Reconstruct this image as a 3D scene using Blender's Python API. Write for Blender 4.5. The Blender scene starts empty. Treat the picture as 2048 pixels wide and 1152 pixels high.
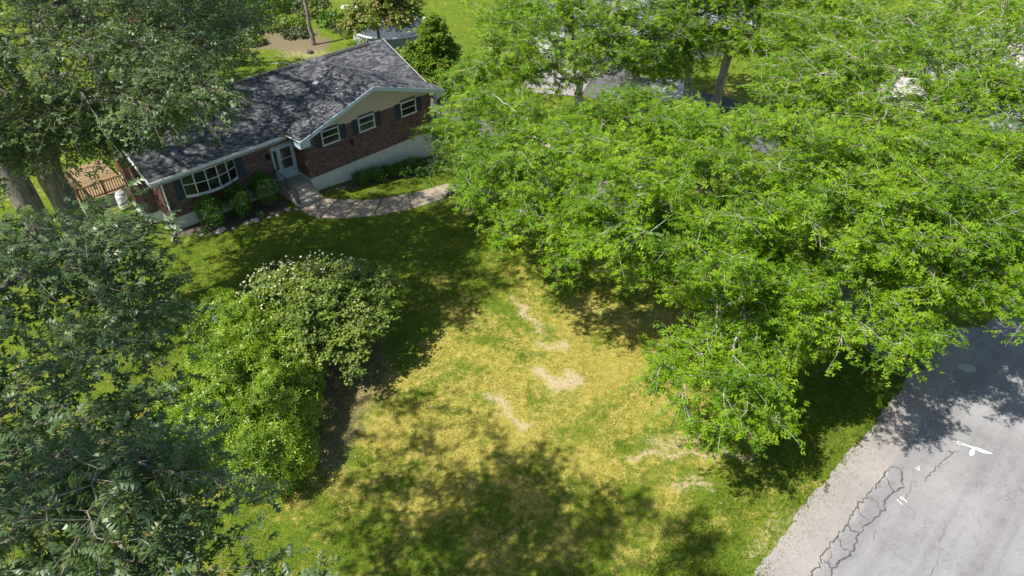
import bpy, bmesh, math, random
import numpy as np
from mathutils import Vector, Matrix

R = math.radians
rng = np.random.default_rng(7)
random.seed(7)
sc = bpy.context.scene
col = sc.collection

# ------------------------------------------------------------------ camera, light, exposure
cam_d = bpy.data.cameras.new('camera')
cam = bpy.data.objects.new('camera', cam_d)
col.objects.link(cam)
cam.location = (0, 0, 21.86)
cam.rotation_euler = (R(90 - 38.97), R(-0.17), 0)
cam_d.sensor_width = 36
cam_d.lens = 36 * 1384.0 / 2048
cam_d.clip_start = 0.1
cam_d.clip_end = 2000
sc.camera = cam

SUN_TRAVEL = R(28)      # heading in which shadows fall
SUN_EL = R(56)
world = bpy.data.worlds.new('World')
sc.world = world
world.use_nodes = True
wn = world.node_tree
sky = wn.nodes.new('ShaderNodeTexSky')
sky.sky_type = 'NISHITA'
sky.sun_disc = False
sky.sun_elevation = SUN_EL
sky.sun_rotation = math.atan2(-math.cos(SUN_TRAVEL), -math.sin(SUN_TRAVEL))
bg = wn.nodes['Background']
wn.links.new(sky.outputs[0], bg.inputs[0])
bg.inputs[1].default_value = 0.10
sun_d = bpy.data.lights.new('sun', 'SUN')
sun_d.energy = 5.0
sun_d.angle = R(0.5)
sun_d.color = (1.0, 0.96, 0.89)
sun = bpy.data.objects.new('sun', sun_d)
col.objects.link(sun)
sd = Vector((math.cos(SUN_TRAVEL) * math.cos(SUN_EL), math.sin(SUN_TRAVEL) * math.cos(SUN_EL), -math.sin(SUN_EL)))
sun.rotation_euler = sd.to_track_quat('-Z', 'Y').to_euler()
sun.location = (-20, -10, 60)
sc.view_settings.view_transform = 'Standard'
sc.view_settings.look = 'None'
sc.view_settings.exposure = 0.56
sc.view_settings.gamma = 1
sc.view_settings.use_curve_mapping = False
sc.cycles.max_bounces = 8
sc.cycles.diffuse_bounces = 4
sc.cycles.transmission_bounces = 4
sc.cycles.transparent_max_bounces = 4

# ------------------------------------------------------------------ house frame (u along the front, v to the back)
OX, OY, YAW = -11.907, 36.179, 0.7786
CY, SY = math.cos(YAW), math.sin(YAW)
def hw(u, v):
    return OX + u * CY - v * SY, OY + u * SY + v * CY
def uv(x, y):
    a = np.asarray(x) - OX; b = np.asarray(y) - OY
    return a * CY + b * SY, -a * SY + b * CY
def S(t):
    t = np.clip(t, 0, 1)
    return t * t * (3 - 2 * t)
def terrain(x, y):
    u, v = uv(x, y)
    return -1.0 * S((u + 1) / 13) * S((v + 12) / 11) + 0.16 * S(-u / 8) * S((v + 4) / 5)
def tz(x, y):
    return float(terrain(x, y))

# ------------------------------------------------------------------ materials
def mat(name):
    m = bpy.data.materials.new(name)
    m.use_nodes = True
    nt = m.node_tree
    for n in list(nt.nodes):
        nt.nodes.remove(n)
    out = nt.nodes.new('ShaderNodeOutputMaterial')
    return m, nt, out
def N(nt, t, **kw):
    n = nt.nodes.new(t)
    for k, v in kw.items():
        setattr(n, k, v)
    return n
def ramp(nt, fac, stops):
    r = N(nt, 'ShaderNodeValToRGB')
    el = r.color_ramp.elements
    while len(el) < len(stops):
        el.new(0.5)
    for e, (p, c) in zip(el, stops):
        e.position = p
        e.color = (*c, 1) if len(c) == 3 else c
    nt.links.new(fac, r.inputs[0])
    return r.outputs[0]
def noise(nt, vec, scale, detail=4, rough=0.6, dist=0):
    n = N(nt, 'ShaderNodeTexNoise')
    n.inputs['Scale'].default_value = scale
    n.inputs['Detail'].default_value = detail
    n.inputs['Roughness'].default_value = rough
    n.inputs['Distortion'].default_value = dist
    if vec is not None:
        nt.links.new(vec, n.inputs['Vector'])
    return n.outputs['Fac']
def mixc(nt, fac, a, b, mode='MIX'):
    m = N(nt, 'ShaderNodeMix', data_type='RGBA', blend_type=mode)
    for sock, val in ((m.inputs[0], fac), (m.inputs[6], a), (m.inputs[7], b)):
        if isinstance(val, (int, float)):
            sock.default_value = val
        elif isinstance(val, tuple):
            sock.default_value = (*val, 1)
        else:
            nt.links.new(val, sock)
    return m.outputs[2]
def math_n(nt, op, a, b=0.0, clamp=False):
    m = N(nt, 'ShaderNodeMath', operation=op, use_clamp=clamp)
    for sock, val in ((m.inputs[0], a), (m.inputs[1], b)):
        if isinstance(val, (int, float)):
            sock.default_value = val
        else:
            nt.links.new(val, sock)
    return m.outputs[0]
def attr(nt, name):
    a = N(nt, 'ShaderNodeAttribute', attribute_name=name)
    return a.outputs['Fac']
def objvec(nt):
    return N(nt, 'ShaderNodeTexCoord').outputs['Object']
def geopos(nt):
    return N(nt, 'ShaderNodeNewGeometry').outputs['Position']
def bump(nt, h, strength=0.3, dist=0.02):
    b = N(nt, 'ShaderNodeBump')
    b.inputs['Strength'].default_value = strength
    b.inputs['Distance'].default_value = dist
    nt.links.new(h, b.inputs['Height'])
    return b.outputs[0]
def principled(nt, out, color, rough=0.8, spec=0.3, normal=None, metallic=0.0):
    p = N(nt, 'ShaderNodeBsdfPrincipled')
    if isinstance(color, tuple):
        p.inputs['Base Color'].default_value = (*color, 1)
    else:
        nt.links.new(color, p.inputs['Base Color'])
    if isinstance(rough, (int, float)):
        p.inputs['Roughness'].default_value = rough
    else:
        nt.links.new(rough, p.inputs['Roughness'])
    p.inputs['Specular IOR Level'].default_value = spec
    p.inputs['Metallic'].default_value = metallic
    if normal is not None:
        nt.links.new(normal, p.inputs['Normal'])
    if out is not None:
        nt.links.new(p.outputs[0], out.inputs[0])
    return p
def simple(name, color, rough=0.7, spec=0.3, var=0.25, scale=6.0, bstr=0.15, metallic=0.0):
    m, nt, out = mat(name)
    v = objvec(nt)
    f = noise(nt, v, scale, 6, 0.65)
    dark = tuple(c * (1 - var) for c in color)
    lite = tuple(min(1, c * (1 + var)) for c in color)
    c = ramp(nt, f, [(0.3, dark), (0.7, lite)])
    f2 = noise(nt, v, scale * 9, 3, 0.6)
    principled(nt, out, c, rough, spec, bump(nt, f2, bstr, 0.01), metallic)
    return m
def tinted(name, stops, rough=0.85, spec=0.2, scale=30, grain=0.25):
    """colour picked per piece through the attribute «tint»"""
    m, nt, out = mat(name)
    c = ramp(nt, attr(nt, 'tint'), stops)
    f = noise(nt, objvec(nt), scale, 4, 0.7)
    g = ramp(nt, f, [(0.25, (1 - grain,) * 3), (0.75, (1 + grain,) * 3)])
    c = mixc(nt, 1.0, c, g, 'MULTIPLY')
    principled(nt, out, c, rough, spec, bump(nt, f, 0.3, 0.01))
    return m
def leafmat(name, stops, trans=0.35, tcol=(1.25, 1.25, 0.5), rough=0.45, spec=0.4):
    m, nt, out = mat(name)
    c = ramp(nt, attr(nt, 'tint'), stops)
    p = principled(nt, None, c, rough, spec)
    t = N(nt, 'ShaderNodeBsdfTranslucent')
    tc = mixc(nt, 1.0, c, tcol, 'MULTIPLY')
    nt.links.new(tc, t.inputs[0])
    ms = N(nt, 'ShaderNodeMixShader')
    ms.inputs[0].default_value = trans
    nt.links.new(p.outputs[0], ms.inputs[1])
    nt.links.new(t.outputs[0], ms.inputs[2])
    nt.links.new(ms.outputs[0], out.inputs[0])
    return m
def barkmat(name, a, b, scale=5, pale=None):
    m, nt, out = mat(name)
    v = objvec(nt)
    mp = N(nt, 'ShaderNodeMapping')
    mp.inputs['Scale'].default_value = (1, 1, 0.22)
    nt.links.new(v, mp.inputs[0])
    f = noise(nt, mp.outputs[0], scale, 6, 0.7, 0.4)
    c = ramp(nt, f, [(0.35, a), (0.65, b)])
    if pale:
        f3 = noise(nt, v, 1.3, 4, 0.6)
        c = mixc(nt, ramp(nt, f3, [(0.5, (0, 0, 0)), (0.62, (1, 1, 1))]), c, pale)
    principled(nt, out, c, 0.9, 0.15, bump(nt, f, 0.9, 0.05))
    return m

M = {}
M['oak_leaf'] = leafmat('oak_leaf', [(0.0, (.060, .108, .040)), (0.5, (.112, .185, .060)), (0.85, (.175, .250, .080)), (1.0, (.25, .27, .09))], 0.38, (1.4, 1.4, .5), 0.40, 0.5)
M['locust_leaf'] = leafmat('locust_leaf', [(0.0, (.065, .150, .008)), (0.5, (.165, .315, .011)), (1.0, (.32, .46, .020))], 0.42, (1.2, 1.15, .45), 0.55, 0.25)
M['olive_leaf'] = leafmat('olive_leaf', [(0.0, (.045, .07, .028)), (0.6, (.09, .125, .045)), (1.0, (.15, .19, .06))], 0.25)
M['rhododendron_leaf'] = leafmat('rhododendron_leaf', [(0.0, (.07, .130, .010)), (0.55, (.19, .310, .018)), (0.93, (.32, .44, .035)), (1.0, (.20, .15, .04))], 0.28, (1.2, 1.2, .4), 0.40, 0.45)
M['dogwood_leaf'] = leafmat('dogwood_leaf', [(0.0, (.085, .150, .020)), (0.6, (.175, .255, .034)), (0.9, (.27, .34, .055)), (1.0, (.36, .28, .14))], 0.28, (1.2, 1.2, .4), 0.45, 0.4)
M['maple_leaf'] = leafmat('maple_leaf', [(0.0, (.06, .13, .012)), (0.5, (.12, .235, .014)), (1.0, (.23, .31, .025))], 0.38, (1.3, 1.2, .4), 0.5, 0.3)
M['shrub_leaf'] = leafmat('shrub_leaf', [(0.0, (.05, .12, .012)), (0.6, (.09, .21, .018)), (1.0, (.16, .29, .03))], 0.3)
M['hosta_leaf'] = leafmat('hosta_leaf', [(0.0, (.05, .12, .02)), (0.7, (.10, .20, .03)), (0.85, (.25, .33, .2)), (1.0, (.4, .45, .33))], 0.25)
M['petal'] = simple('petal', (.66, .60, .40), 0.7, 0.2, 0.15, 40)
M['oak_bark'] = barkmat('oak_bark', (.10, .085, .07), (.30, .27, .22), 6)
M['locust_bark'] = barkmat('locust_bark', (.20, .175, .14), (.50, .46, .38), 7, (.44, .45, .38))
M['thin_bark'] = barkmat('thin_bark', (.12, .10, .08), (.30, .26, .21), 8)

# ------------------------------------------------------------------ mesh helpers
def mesh_np(name, V, F, material, parent=None, tint=None, smooth=False, attrs=None):
    """V (n,3), F list of (m,k) index arrays"""
    if not isinstance(F, list):
        F = [F]
    F = [np.asarray(f, np.int32) for f in F if len(f)]
    me = bpy.data.meshes.new(name)
    V = np.asarray(V, np.float32)
    me.vertices.add(len(V))
    me.vertices.foreach_set('co', V.ravel())
    loops = np.concatenate([f.ravel() for f in F])
    tot = np.concatenate([np.full(len(f), f.shape[1], np.int32) for f in F])
    start = np.concatenate([[0], np.cumsum(tot)[:-1]]).astype(np.int32)
    me.loops.add(len(loops))
    me.loops.foreach_set('vertex_index', loops)
    me.polygons.add(len(tot))
    me.polygons.foreach_set('loop_start', start)
    me.polygons.foreach_set('loop_total', tot)
    me.polygons.foreach_set('use_smooth', np.full(len(tot), bool(smooth)))
    me.update(calc_edges=True)
    al = dict(attrs or {})
    if tint is not None:
        al['tint'] = tint
    for k, a in al.items():
        at = me.attributes.new(k, 'FLOAT', 'POINT')
        at.data.foreach_set('value', np.asarray(a, np.float32))
    me.materials.append(material)
    return link(name, me, parent)
def link(name, me, parent=None):
    o = bpy.data.objects.new(name, me)
    col.objects.link(o)
    if parent is not None:
        o.parent = parent
    return o
def tag(o, label=None, cat=None, group=None, kind=None):
    if label: o['label'] = label
    if cat: o['category'] = cat
    if group: o['group'] = group
    if kind: o['kind'] = kind
    return o
def empty(name, loc=(0, 0, 0), rz=0, label=None, cat=None, group=None, kind=None):
    o = bpy.data.objects.new(name, None)
    o.empty_display_size = 0.3
    col.objects.link(o)
    o.location = loc
    o.rotation_euler = (0, 0, rz)
    return tag(o, label, cat, group, kind)
BOXF = np.array([[0, 3, 2, 1], [4, 5, 6, 7], [0, 1, 5, 4], [1, 2, 6, 5], [2, 3, 7, 6], [3, 0, 4, 7]])
class MB:
    """collects boxes, prisms and tubes, links them as one mesh"""
    def __init__(s):
        s.v = []; s.f = {}; s.n = 0; s.t = []
    def add(s, V, F, tint=None):
        V = np.asarray(V, float)
        for f in F:
            s.f.setdefault(len(f), []).append([i + s.n for i in f])
        s.v.append(V); s.n += len(V)
        s.t.append(np.full(len(V), random.random() if tint is None else tint))
        return s
    def box(s, a, b, tint=None):
        x0, y0, z0 = a; x1, y1, z1 = b
        return s.add([(x0, y0, z0), (x1, y0, z0), (x1, y1, z0), (x0, y1, z0), (x0, y0, z1), (x1, y0, z1), (x1, y1, z1), (x0, y1, z1)], BOXF.tolist(), tint)
    def hexa(s, lo, hi, tint=None):
        """eight corners: lower four, upper four"""
        return s.add(list(lo) + list(hi), BOXF.tolist(), tint)
    def prism(s, poly, z0, z1, tint=None):
        n = len(poly)
        V = [(p[0], p[1], z0 if len(p) < 3 else p[2] + z0) for p in poly] + [(p[0], p[1], z1 if len(p) < 3 else p[2] + z1) for p in poly]
        F = [list(range(n))[::-1], list(range(n, 2 * n))] + [[i, (i + 1) % n, n + (i + 1) % n, n + i] for i in range(n)]
        return s.add(V, F, tint)
    def bar(s, p, q, w, h=None, up=(0, 0, 1), tint=None):
        p = Vector(p); q = Vector(q); d = (q - p).normalized()
        h = h or w
        a = d.cross(Vector(up))
        if a.length < 1e-4: a = d.cross(Vector((0, 1, 0)))
        a.normalize(); b = a.cross(d).normalized()
        c = [(-w / 2, -h / 2), (w / 2, -h / 2), (w / 2, h / 2), (-w / 2, h / 2)]
        lo = [tuple(p + a * x + b * y) for x, y in c]; hi = [tuple(q + a * x + b * y) for x, y in c]
        return s.add(lo + hi, BOXF.tolist(), tint)
    def tube(s, pts, r, n=8, tint=None, cap=True):
        pts = [Vector(p) for p in pts]
        rs = r if isinstance(r, (list, tuple)) else [r] * len(pts)
        V = []; F = []
        prev = None
        for i, p in enumerate(pts):
            d = (pts[min(i + 1, len(pts) - 1)] - pts[max(i - 1, 0)]).normalized()
            if prev is None:
                a = d.cross(Vector((0, 0, 1)))
                if a.length < 1e-3: a = Vector((1, 0, 0))
            else:
                a = prev - d * prev.dot(d)
            a.normalize(); prev = a
            b = d.cross(a)
            for k in range(n):
                t = 2 * math.pi * k / n
                V.append(tuple(p + (a * math.cos(t) + b * math.sin(t)) * rs[i]))
        for i in range(len(pts) - 1):
            for k in range(n):
                F.append([i * n + k, i * n + (k + 1) % n, (i + 1) * n + (k + 1) % n, (i + 1) * n + k])
        if cap:
            F.append(list(range(n))[::-1]); F.append([(len(pts) - 1) * n + k for k in range(n)])
        return s.add(V, F, tint)
    def lathe(s, prof, c=(0, 0, 0), n=20, tint=None):
        V = []; F = []
        for r_, z in prof:
            for k in range(n):
                t = 2 * math.pi * k / n
                V.append((c[0] + r_ * math.cos(t), c[1] + r_ * math.sin(t), c[2] + z))
        for i in range(len(prof) - 1):
            for k in range(n):
                F.append([i * n + k, i * n + (k + 1) % n, (i + 1) * n + (k + 1) % n, (i + 1) * n + k])
        F.append(list(range(n))[::-1]); F.append([(len(prof) - 1) * n + k for k in range(n)])
        return s.add(V, F, tint)
    def build(s, name, material, parent=None, smooth=False, bevel=0):
        o = mesh_np(name, np.concatenate(s.v), [np.array(f) for f in s.f.values()], material, parent, np.concatenate(s.t), smooth)
        if bevel:
            b = o.modifiers.new('bevel', 'BEVEL'); b.width = bevel; b.segments = 2; b.limit_method = 'ANGLE'
        return o

def unit(a):
    return a / np.maximum(np.linalg.norm(a, axis=-1, keepdims=True), 1e-9)
def tubes_np(P, Rr, n):
    """P (M,K,3) polylines, Rr (M,K) radii -> verts, quads"""
    Mn, K, _ = P.shape
    D = np.empty_like(P)
    D[:, 1:-1] = P[:, 2:] - P[:, :-2]; D[:, 0] = P[:, 1] - P[:, 0]; D[:, -1] = P[:, -1] - P[:, -2]
    D = unit(D)
    ref = np.tile(np.array([0.31, 0.17, 0.93]), (Mn, 1))
    bad = np.abs((D.mean(1) * ref).sum(1)) > 0.9
    ref[bad] = (0.94, 0.3, 0.1)
    A = unit(np.cross(D, ref[:, None, :])); B = np.cross(D, A)
    t = np.arange(n) * 2 * np.pi / n
    V = P[:, :, None, :] + Rr[:, :, None, None] * (np.cos(t)[None, None, :, None] * A[:, :, None, :] + np.sin(t)[None, None, :, None] * B[:, :, None, :])
    idx = np.arange(Mn * K * n).reshape(Mn, K, n)
    a = idx[:, :-1, :]; b = np.roll(a, -1, 2); d = idx[:, 1:, :]; c = np.roll(d, -1, 2)
    return V.reshape(-1, 3), np.stack([a, b, c, d], -1).reshape(-1, 4)

# ------------------------------------------------------------------ leaf templates (x along the leaf, y across, z up)
def tpl_frond():
    V = []; F = []
    for i, (x, sgn, w, dz) in enumerate(((.02, 1, .36, -.03), (.14, -1, .40, -.05), (.42, 1, .40, -.08), (.52, -1, .36, -.06), (.70, .15, .34, -.13))):
        k = len(V)
        V += [(x, -.03 * sgn, dz * .3), (x + .30, sgn * w, dz - .05), (x + .34, sgn * w * .10, dz)]
        F.append([k, k + 1, k + 2] if sgn < 0 else [k + 2, k + 1, k])
    return np.array(V), np.array(F)
def tpl_simple(w=0.42, fold=0.08):
    V = np.array([(0, 0, 0), (.5, -w / 2, fold), (1, 0, -fold), (.5, w / 2, fold)])
    return V, np.array([[0, 1, 2, 3]])
def tpl_lobed(n=3):
    V = [(0, 0, 0), (.52, -.09, .02), (1.0, 0, -.06), (.52, .09, .02)]
    F = [[0, 1, 2], [0, 2, 3]]
    for i, x in enumerate(np.linspace(.2, .74, n)):
        w = (.26, .40, .30)[i] if n == 3 else (.34, .36)[i]
        for sgn in (-1, 1):
            k = len(V)
            V += [(x - .11, 0, .01), (x + .17, sgn * w, -.05), (x + .13, 0, .01)]
            F.append([k, k + 1, k + 2] if sgn < 0 else [k + 2, k + 1, k])
    k = len(V)
    V += [(.70, 0, .0), (1.0, -.16, -.05), (1.0, .16, -.05)]
    F.append([k, k + 1, k + 2])
    return np.array(V), np.array(F)
def tpl_whorl(n=6, w=.30):
    V = []; F = []
    for i in range(n):
        t = 2 * math.pi * i / n
        c, s_ = math.cos(t), math.sin(t)
        up = .22 + .2 * (i % 2)
        for (x, y, z) in ((.06, 0, 0), (.5, -w / 2, up * .6), (1, 0, up * .5), (.5, w / 2, up * .6)):
            V.append((x * c - y * s_, x * s_ + y * c, z))
        k = 4 * i
        F.append([k, k + 1, k + 2, k + 3])
    return np.array(V), np.array(F)
def tpl_star4():
    V = []; F = []
    for i in range(4):
        t = math.pi / 2 * i
        c, s_ = math.cos(t), math.sin(t)
        for (x, y, z) in ((0, 0, 0), (.5, -.33, .05), (1, 0, .1), (.5, .33, .05)):
            V.append((x * c - y * s_, x * s_ + y * c, z))
        F.append([4 * i, 4 * i + 1, 4 * i + 2, 4 * i + 3])
    return np.array(V), np.array(F)
def tpl_blade():
    return np.array([(0, -.14, 0), (1, 0, 0), (0, .14, 0)]), np.array([[0, 1, 2]])
TPL = dict(blade=tpl_blade(), frond=tpl_frond(), simple=tpl_simple(), lobed=tpl_lobed(3), lobed2=tpl_lobed(2), whorl=tpl_whorl(), star=tpl_star4(), broad=tpl_simple(.75, .06), narrow=tpl_simple(.28, .05))
def scatter(tpl, pos, axis, nrm, scale):
    TV, TF = TPL[tpl]
    a = unit(axis)
    n = unit(nrm - a * (nrm * a).sum(1, keepdims=True))
    s = np.cross(n, a)
    sc_ = scale[:, None, None]
    V = pos[:, None, :] + sc_ * (TV[None, :, 0:1] * a[:, None, :] + TV[None, :, 1:2] * s[:, None, :] + TV[None, :, 2:3] * n[:, None, :])
    k = len(TV)
    F = (TF[None] + (np.arange(len(pos)) * k)[:, None, None]).reshape(-1, TF.shape[1])
    return V.reshape(-1, 3), F, k

# ------------------------------------------------------------------ trees
CAMP = np.array([0, 0, 21.86])
def in_lobe(n, lobe, shell=0.5):
    cx, cy, cz, rx, ry, rz = lobe[:6]
    d = unit(rng.normal(size=(n, 3)))
    d[:, 2] = np.where(d[:, 2] < -0.35, -d[:, 2] * 0.6, d[:, 2])
    d = unit(d)
    r = (shell ** 3 + (1 - shell ** 3) * rng.random(n)) ** (1 / 3)
    return np.array([cx, cy, cz]) + d * r[:, None] * np.array([rx, ry, rz])
def skeleton(trunk, tips, bend=0.45, lift=0.12, jit=0.05, K=5, wpath=0.3):
    """trunk: list of (x,y,z); returns polylines (M,K+1,3), node radii index, parents"""
    nodes = [np.array(p, float) for p in trunk]
    parent = [-1] + list(range(len(trunk) - 1))
    path = [0.0]
    for i in range(1, len(nodes)):
        path.append(path[-1] + np.linalg.norm(nodes[i] - nodes[i - 1]))
    cap = len(nodes) + len(tips) * K + 5
    NP = np.zeros((cap, 3)); NP[:len(nodes)] = nodes
    PL = np.zeros(cap); PL[:len(nodes)] = path
    PL[:len(nodes)] -= PL[len(nodes) - 1]
    PL[:len(nodes)] = np.abs(PL[:len(nodes)])
    ND = np.zeros((cap, 3)); ND[:len(nodes)] = (0, 0, 1)
    PA = np.full(cap, -1); PA[:len(nodes)] = parent
    usable0 = max(1, len(nodes) // 2)
    n = len(nodes)
    fork = NP[n - 1]
    order = np.argsort(np.linalg.norm(tips - fork, axis=1))
    chains = []
    for ti in order:
        t = tips[ti]
        dv = t - NP[:n]
        dist = np.linalg.norm(dv, axis=1) + 1e-6
        cosang = (dv * ND[:n]).sum(1) / dist
        cost = dist * (1 + 0.55 * (1 - cosang)) + wpath * PL[:n]
        cost[:usable0] = 1e9
        j = int(np.argmin(cost))
        L = dist[j]
        p0 = NP[j]; d = dv[j] / L
        p1 = p0 + L * bend * unit(ND[j] * 0.6 + d * 0.6) + np.array([0, 0, lift * L])
        tt = np.linspace(0, 1, K + 1)[:, None]
        P = (1 - tt) ** 2 * p0 + 2 * tt * (1 - tt) * p1 + tt ** 2 * t
        P[1:-1] += rng.normal(size=(K - 1, 3)) * jit * L
        ids = [j]
        for k in range(1, K + 1):
            NP[n] = P[k]; PA[n] = ids[-1]
            ND[n] = unit(P[k] - P[k - 1]); PL[n] = PL[ids[-1]] + np.linalg.norm(P[k] - P[k - 1])
            ids.append(n); n += 1
        chains.append(ids)
    cnt = np.zeros(n)
    for ids in chains:
        cnt[ids[-1]] += 1
    for i in range(n - 1, 0, -1):
        if PA[i] >= 0:
            cnt[PA[i]] += cnt[i]
    return NP[:n], PA[:n], cnt, np.array(chains), ND[:n]

def leafy_tree(name, label, cat, base, trunk, r0, lobes, leaf, lmat, bark, group=None, tips_shell=0.5, twigs=5, twig_len=0.8, per_twig=8,
               lscale=0.24, droop=0.25, flat=1.2, rmin=0.012, power=0.6, big_parts=0, tintbias=0.0, keep=None, fork_z=None, spread=0.10, lift=0.12, r_top=None, extra_bare=0, bend=.45):
    root = empty(name, base, 0, label, cat, group)
    b = np.array(base)
    tr = [np.array(p, float) for p in trunk]
    dense = []
    for i in range(len(tr) - 1):
        m = max(2, int(np.linalg.norm(tr[i + 1] - tr[i]) / 0.8))
        for k in range(m):
            dense.append(tr[i] + (tr[i + 1] - tr[i]) * k / m + (rng.normal(size=3) * (0.05 if i + k else 0)))
    dense.append(tr[-1])
    tips = np.concatenate([in_lobe(int(l[6]), l, tips_shell) for l in lobes])
    if keep is not None:
        tips = tips[keep(tips)]
    NP, PA, cnt, chains, ND = skeleton(dense, tips, lift=lift, bend=bend)
    c = r0 / max(1, cnt[0]) ** power
    rad = np.maximum(rmin, c * np.maximum(cnt, .6) ** power)
    nt_ = len(dense)
    # trunk with root flare
    tp = np.array(dense)[None] - b
    zz = tp[0, :, 2]
    rt = rad[:nt_].copy()
    rt = np.maximum(rt, r0 * 0.55 if r_top is None else r_top)
    hts = np.linspace(0, 1, nt_)
    rt = r0 * (1 - hts) + rt[-1] * hts
    rt *= 1 + 0.55 * np.exp(-np.maximum(zz, 0) / 0.45)
    tp[0, 0, 2] -= 0.3
    V, F = tubes_np(tp, rt[None], 12)
    V += rng.normal(size=V.shape) * r0 * 0.035
    mesh_np('trunk', V, F, M[bark], root, smooth=True)
    # limbs and twigs
    P = NP[chains] - b
    Rr = rad[chains]
    Rr[:, 0] = np.minimum(Rr[:, 0], Rr[:, 1] * 1.25)
    thick = Rr[:, 1] > 0.035
    tw_Vs = []; tw_Fs = []; off = 0
    if thick.any():
        V, F = tubes_np(P[thick], Rr[thick], 7)
        o = mesh_np('limbs', V, F, M[bark], root, smooth=True); o['kind'] = 'stuff'
    if (~thick).any():
        V, F = tubes_np(P[~thick], Rr[~thick], 3)
        tw_Vs.append(V); tw_Fs.append(F + off); off += len(V)
    # side twigs on the outer half of each chain
    Mn = len(chains)
    src = np.repeat(np.arange(Mn), twigs)
    t = rng.random(len(src)) ** 0.6
    kk = np.clip((t * chains.shape[1]).astype(int), 2, chains.shape[1] - 1)
    p0 = P[src, kk]
    pd = ND[chains[src, kk]]
    dirs = unit(pd * 0.7 + rng.normal(size=(len(src), 3)) * np.array([1, 1, .5 / max(flat, .3)]))
    L = twig_len * (0.5 + rng.random(len(src)))
    ss = np.linspace(0, 1, 3)[None, :, None]
    tw = p0[:, None, :] + dirs[:, None, :] * L[:, None, None] * ss
    tw[:, :, 2] -= (droop * L[:, None] * ss[:, :, 0] ** 2)
    tw[:, 1:2] += rng.normal(size=(len(src), 1, 3)) * 0.06 * twig_len
    tr_ = np.linspace(rmin * .8, rmin * .35, 3)[None].repeat(len(src), 0)
    V, F = tubes_np(tw, tr_, 3)
    tw_Vs.append(V); tw_Fs.append(F + off)
    o = mesh_np('twigs', np.concatenate(tw_Vs), np.concatenate(tw_Fs), M[bark], root); o['kind'] = 'stuff'
    # leaves
    n = len(src) * per_twig
    ts = np.repeat(np.arange(len(src)), per_twig)
    f = rng.random(n) ** 0.7
    ip = f * 2
    i0 = np.minimum(ip.astype(int), 1); fr = (ip - i0)[:, None]
    pos = tw[ts, i0] * (1 - fr) + tw[ts, i0 + 1] * fr
    pos += rng.normal(size=(n, 3)) * spread * twig_len * np.array([1, 1, .6])
    ax = unit(dirs[ts] * 0.6 + rng.normal(size=(n, 3)) * np.array([1, 1, .35]))
    ax[:, 2] -= droop * .6
    nr = rng.normal(size=(n, 3)) * (0.75 / flat); nr[:, 2] += 1.0
    sc_ = lscale * (0.65 + 0.7 * rng.random(n))
    clump = rng.random(Mn)[src][ts]
    tint = np.clip(0.55 * clump + 0.45 * rng.random(n) + tintbias, 0, 1)
    if big_parts:
        # the leaves nearest the lens become leaf objects of their own
        d = np.linalg.norm(pos + b - CAMP, axis=1)
        wp = pos + b - CAMP
        fwd = wp[:, 1] * .7775 - wp[:, 2] * .6289
        inx = (np.abs(wp[:, 0] / np.maximum(fwd, .1)) < .74) & (fwd > .5) & (np.abs((wp[:, 1] * .6289 + wp[:, 2] * .7775) / np.maximum(fwd, .1)) < .42)
        d = np.where(inx, d, 1e9)
        pick = np.argsort(d)[:big_parts]
        pick = pick[d[pick] < 1e8]
        TV, TF = TPL[leaf]
        protos = []
        for q in range(6):
            o = mesh_np('leaf', TV * np.array([1, 1, 1 + .6 * q]), TF, M[lmat], None, tint=np.full(len(TV), .1 + .16 * q))
            protos.append(o.data); bpy.data.objects.remove(o)
        a = unit(ax[pick]); nn = unit(nr[pick] - a * (nr[pick] * a).sum(1, keepdims=True)); s_ = np.cross(nn, a)
        for i, q in enumerate(pick):
            o = link('leaf', protos[i % 6], root)
            k = sc_[q]
            o.matrix_local = Matrix(((a[i][0] * k, s_[i][0] * k, nn[i][0] * k, pos[q][0]), (a[i][1] * k, s_[i][1] * k, nn[i][1] * k, pos[q][1]), (a[i][2] * k, s_[i][2] * k, nn[i][2] * k, pos[q][2]), (0, 0, 0, 1)))
        m = np.ones(n, bool); m[pick] = False
        pos, ax, nr, sc_, tint = pos[m], ax[m], nr[m], sc_[m], tint[m]
    V, F, k = scatter(leaf, pos, ax, nr, sc_)
    o = mesh_np('crown', V, F, M[lmat], root, tint=np.repeat(tint, k)); o['kind'] = 'stuff'
    return root

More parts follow.
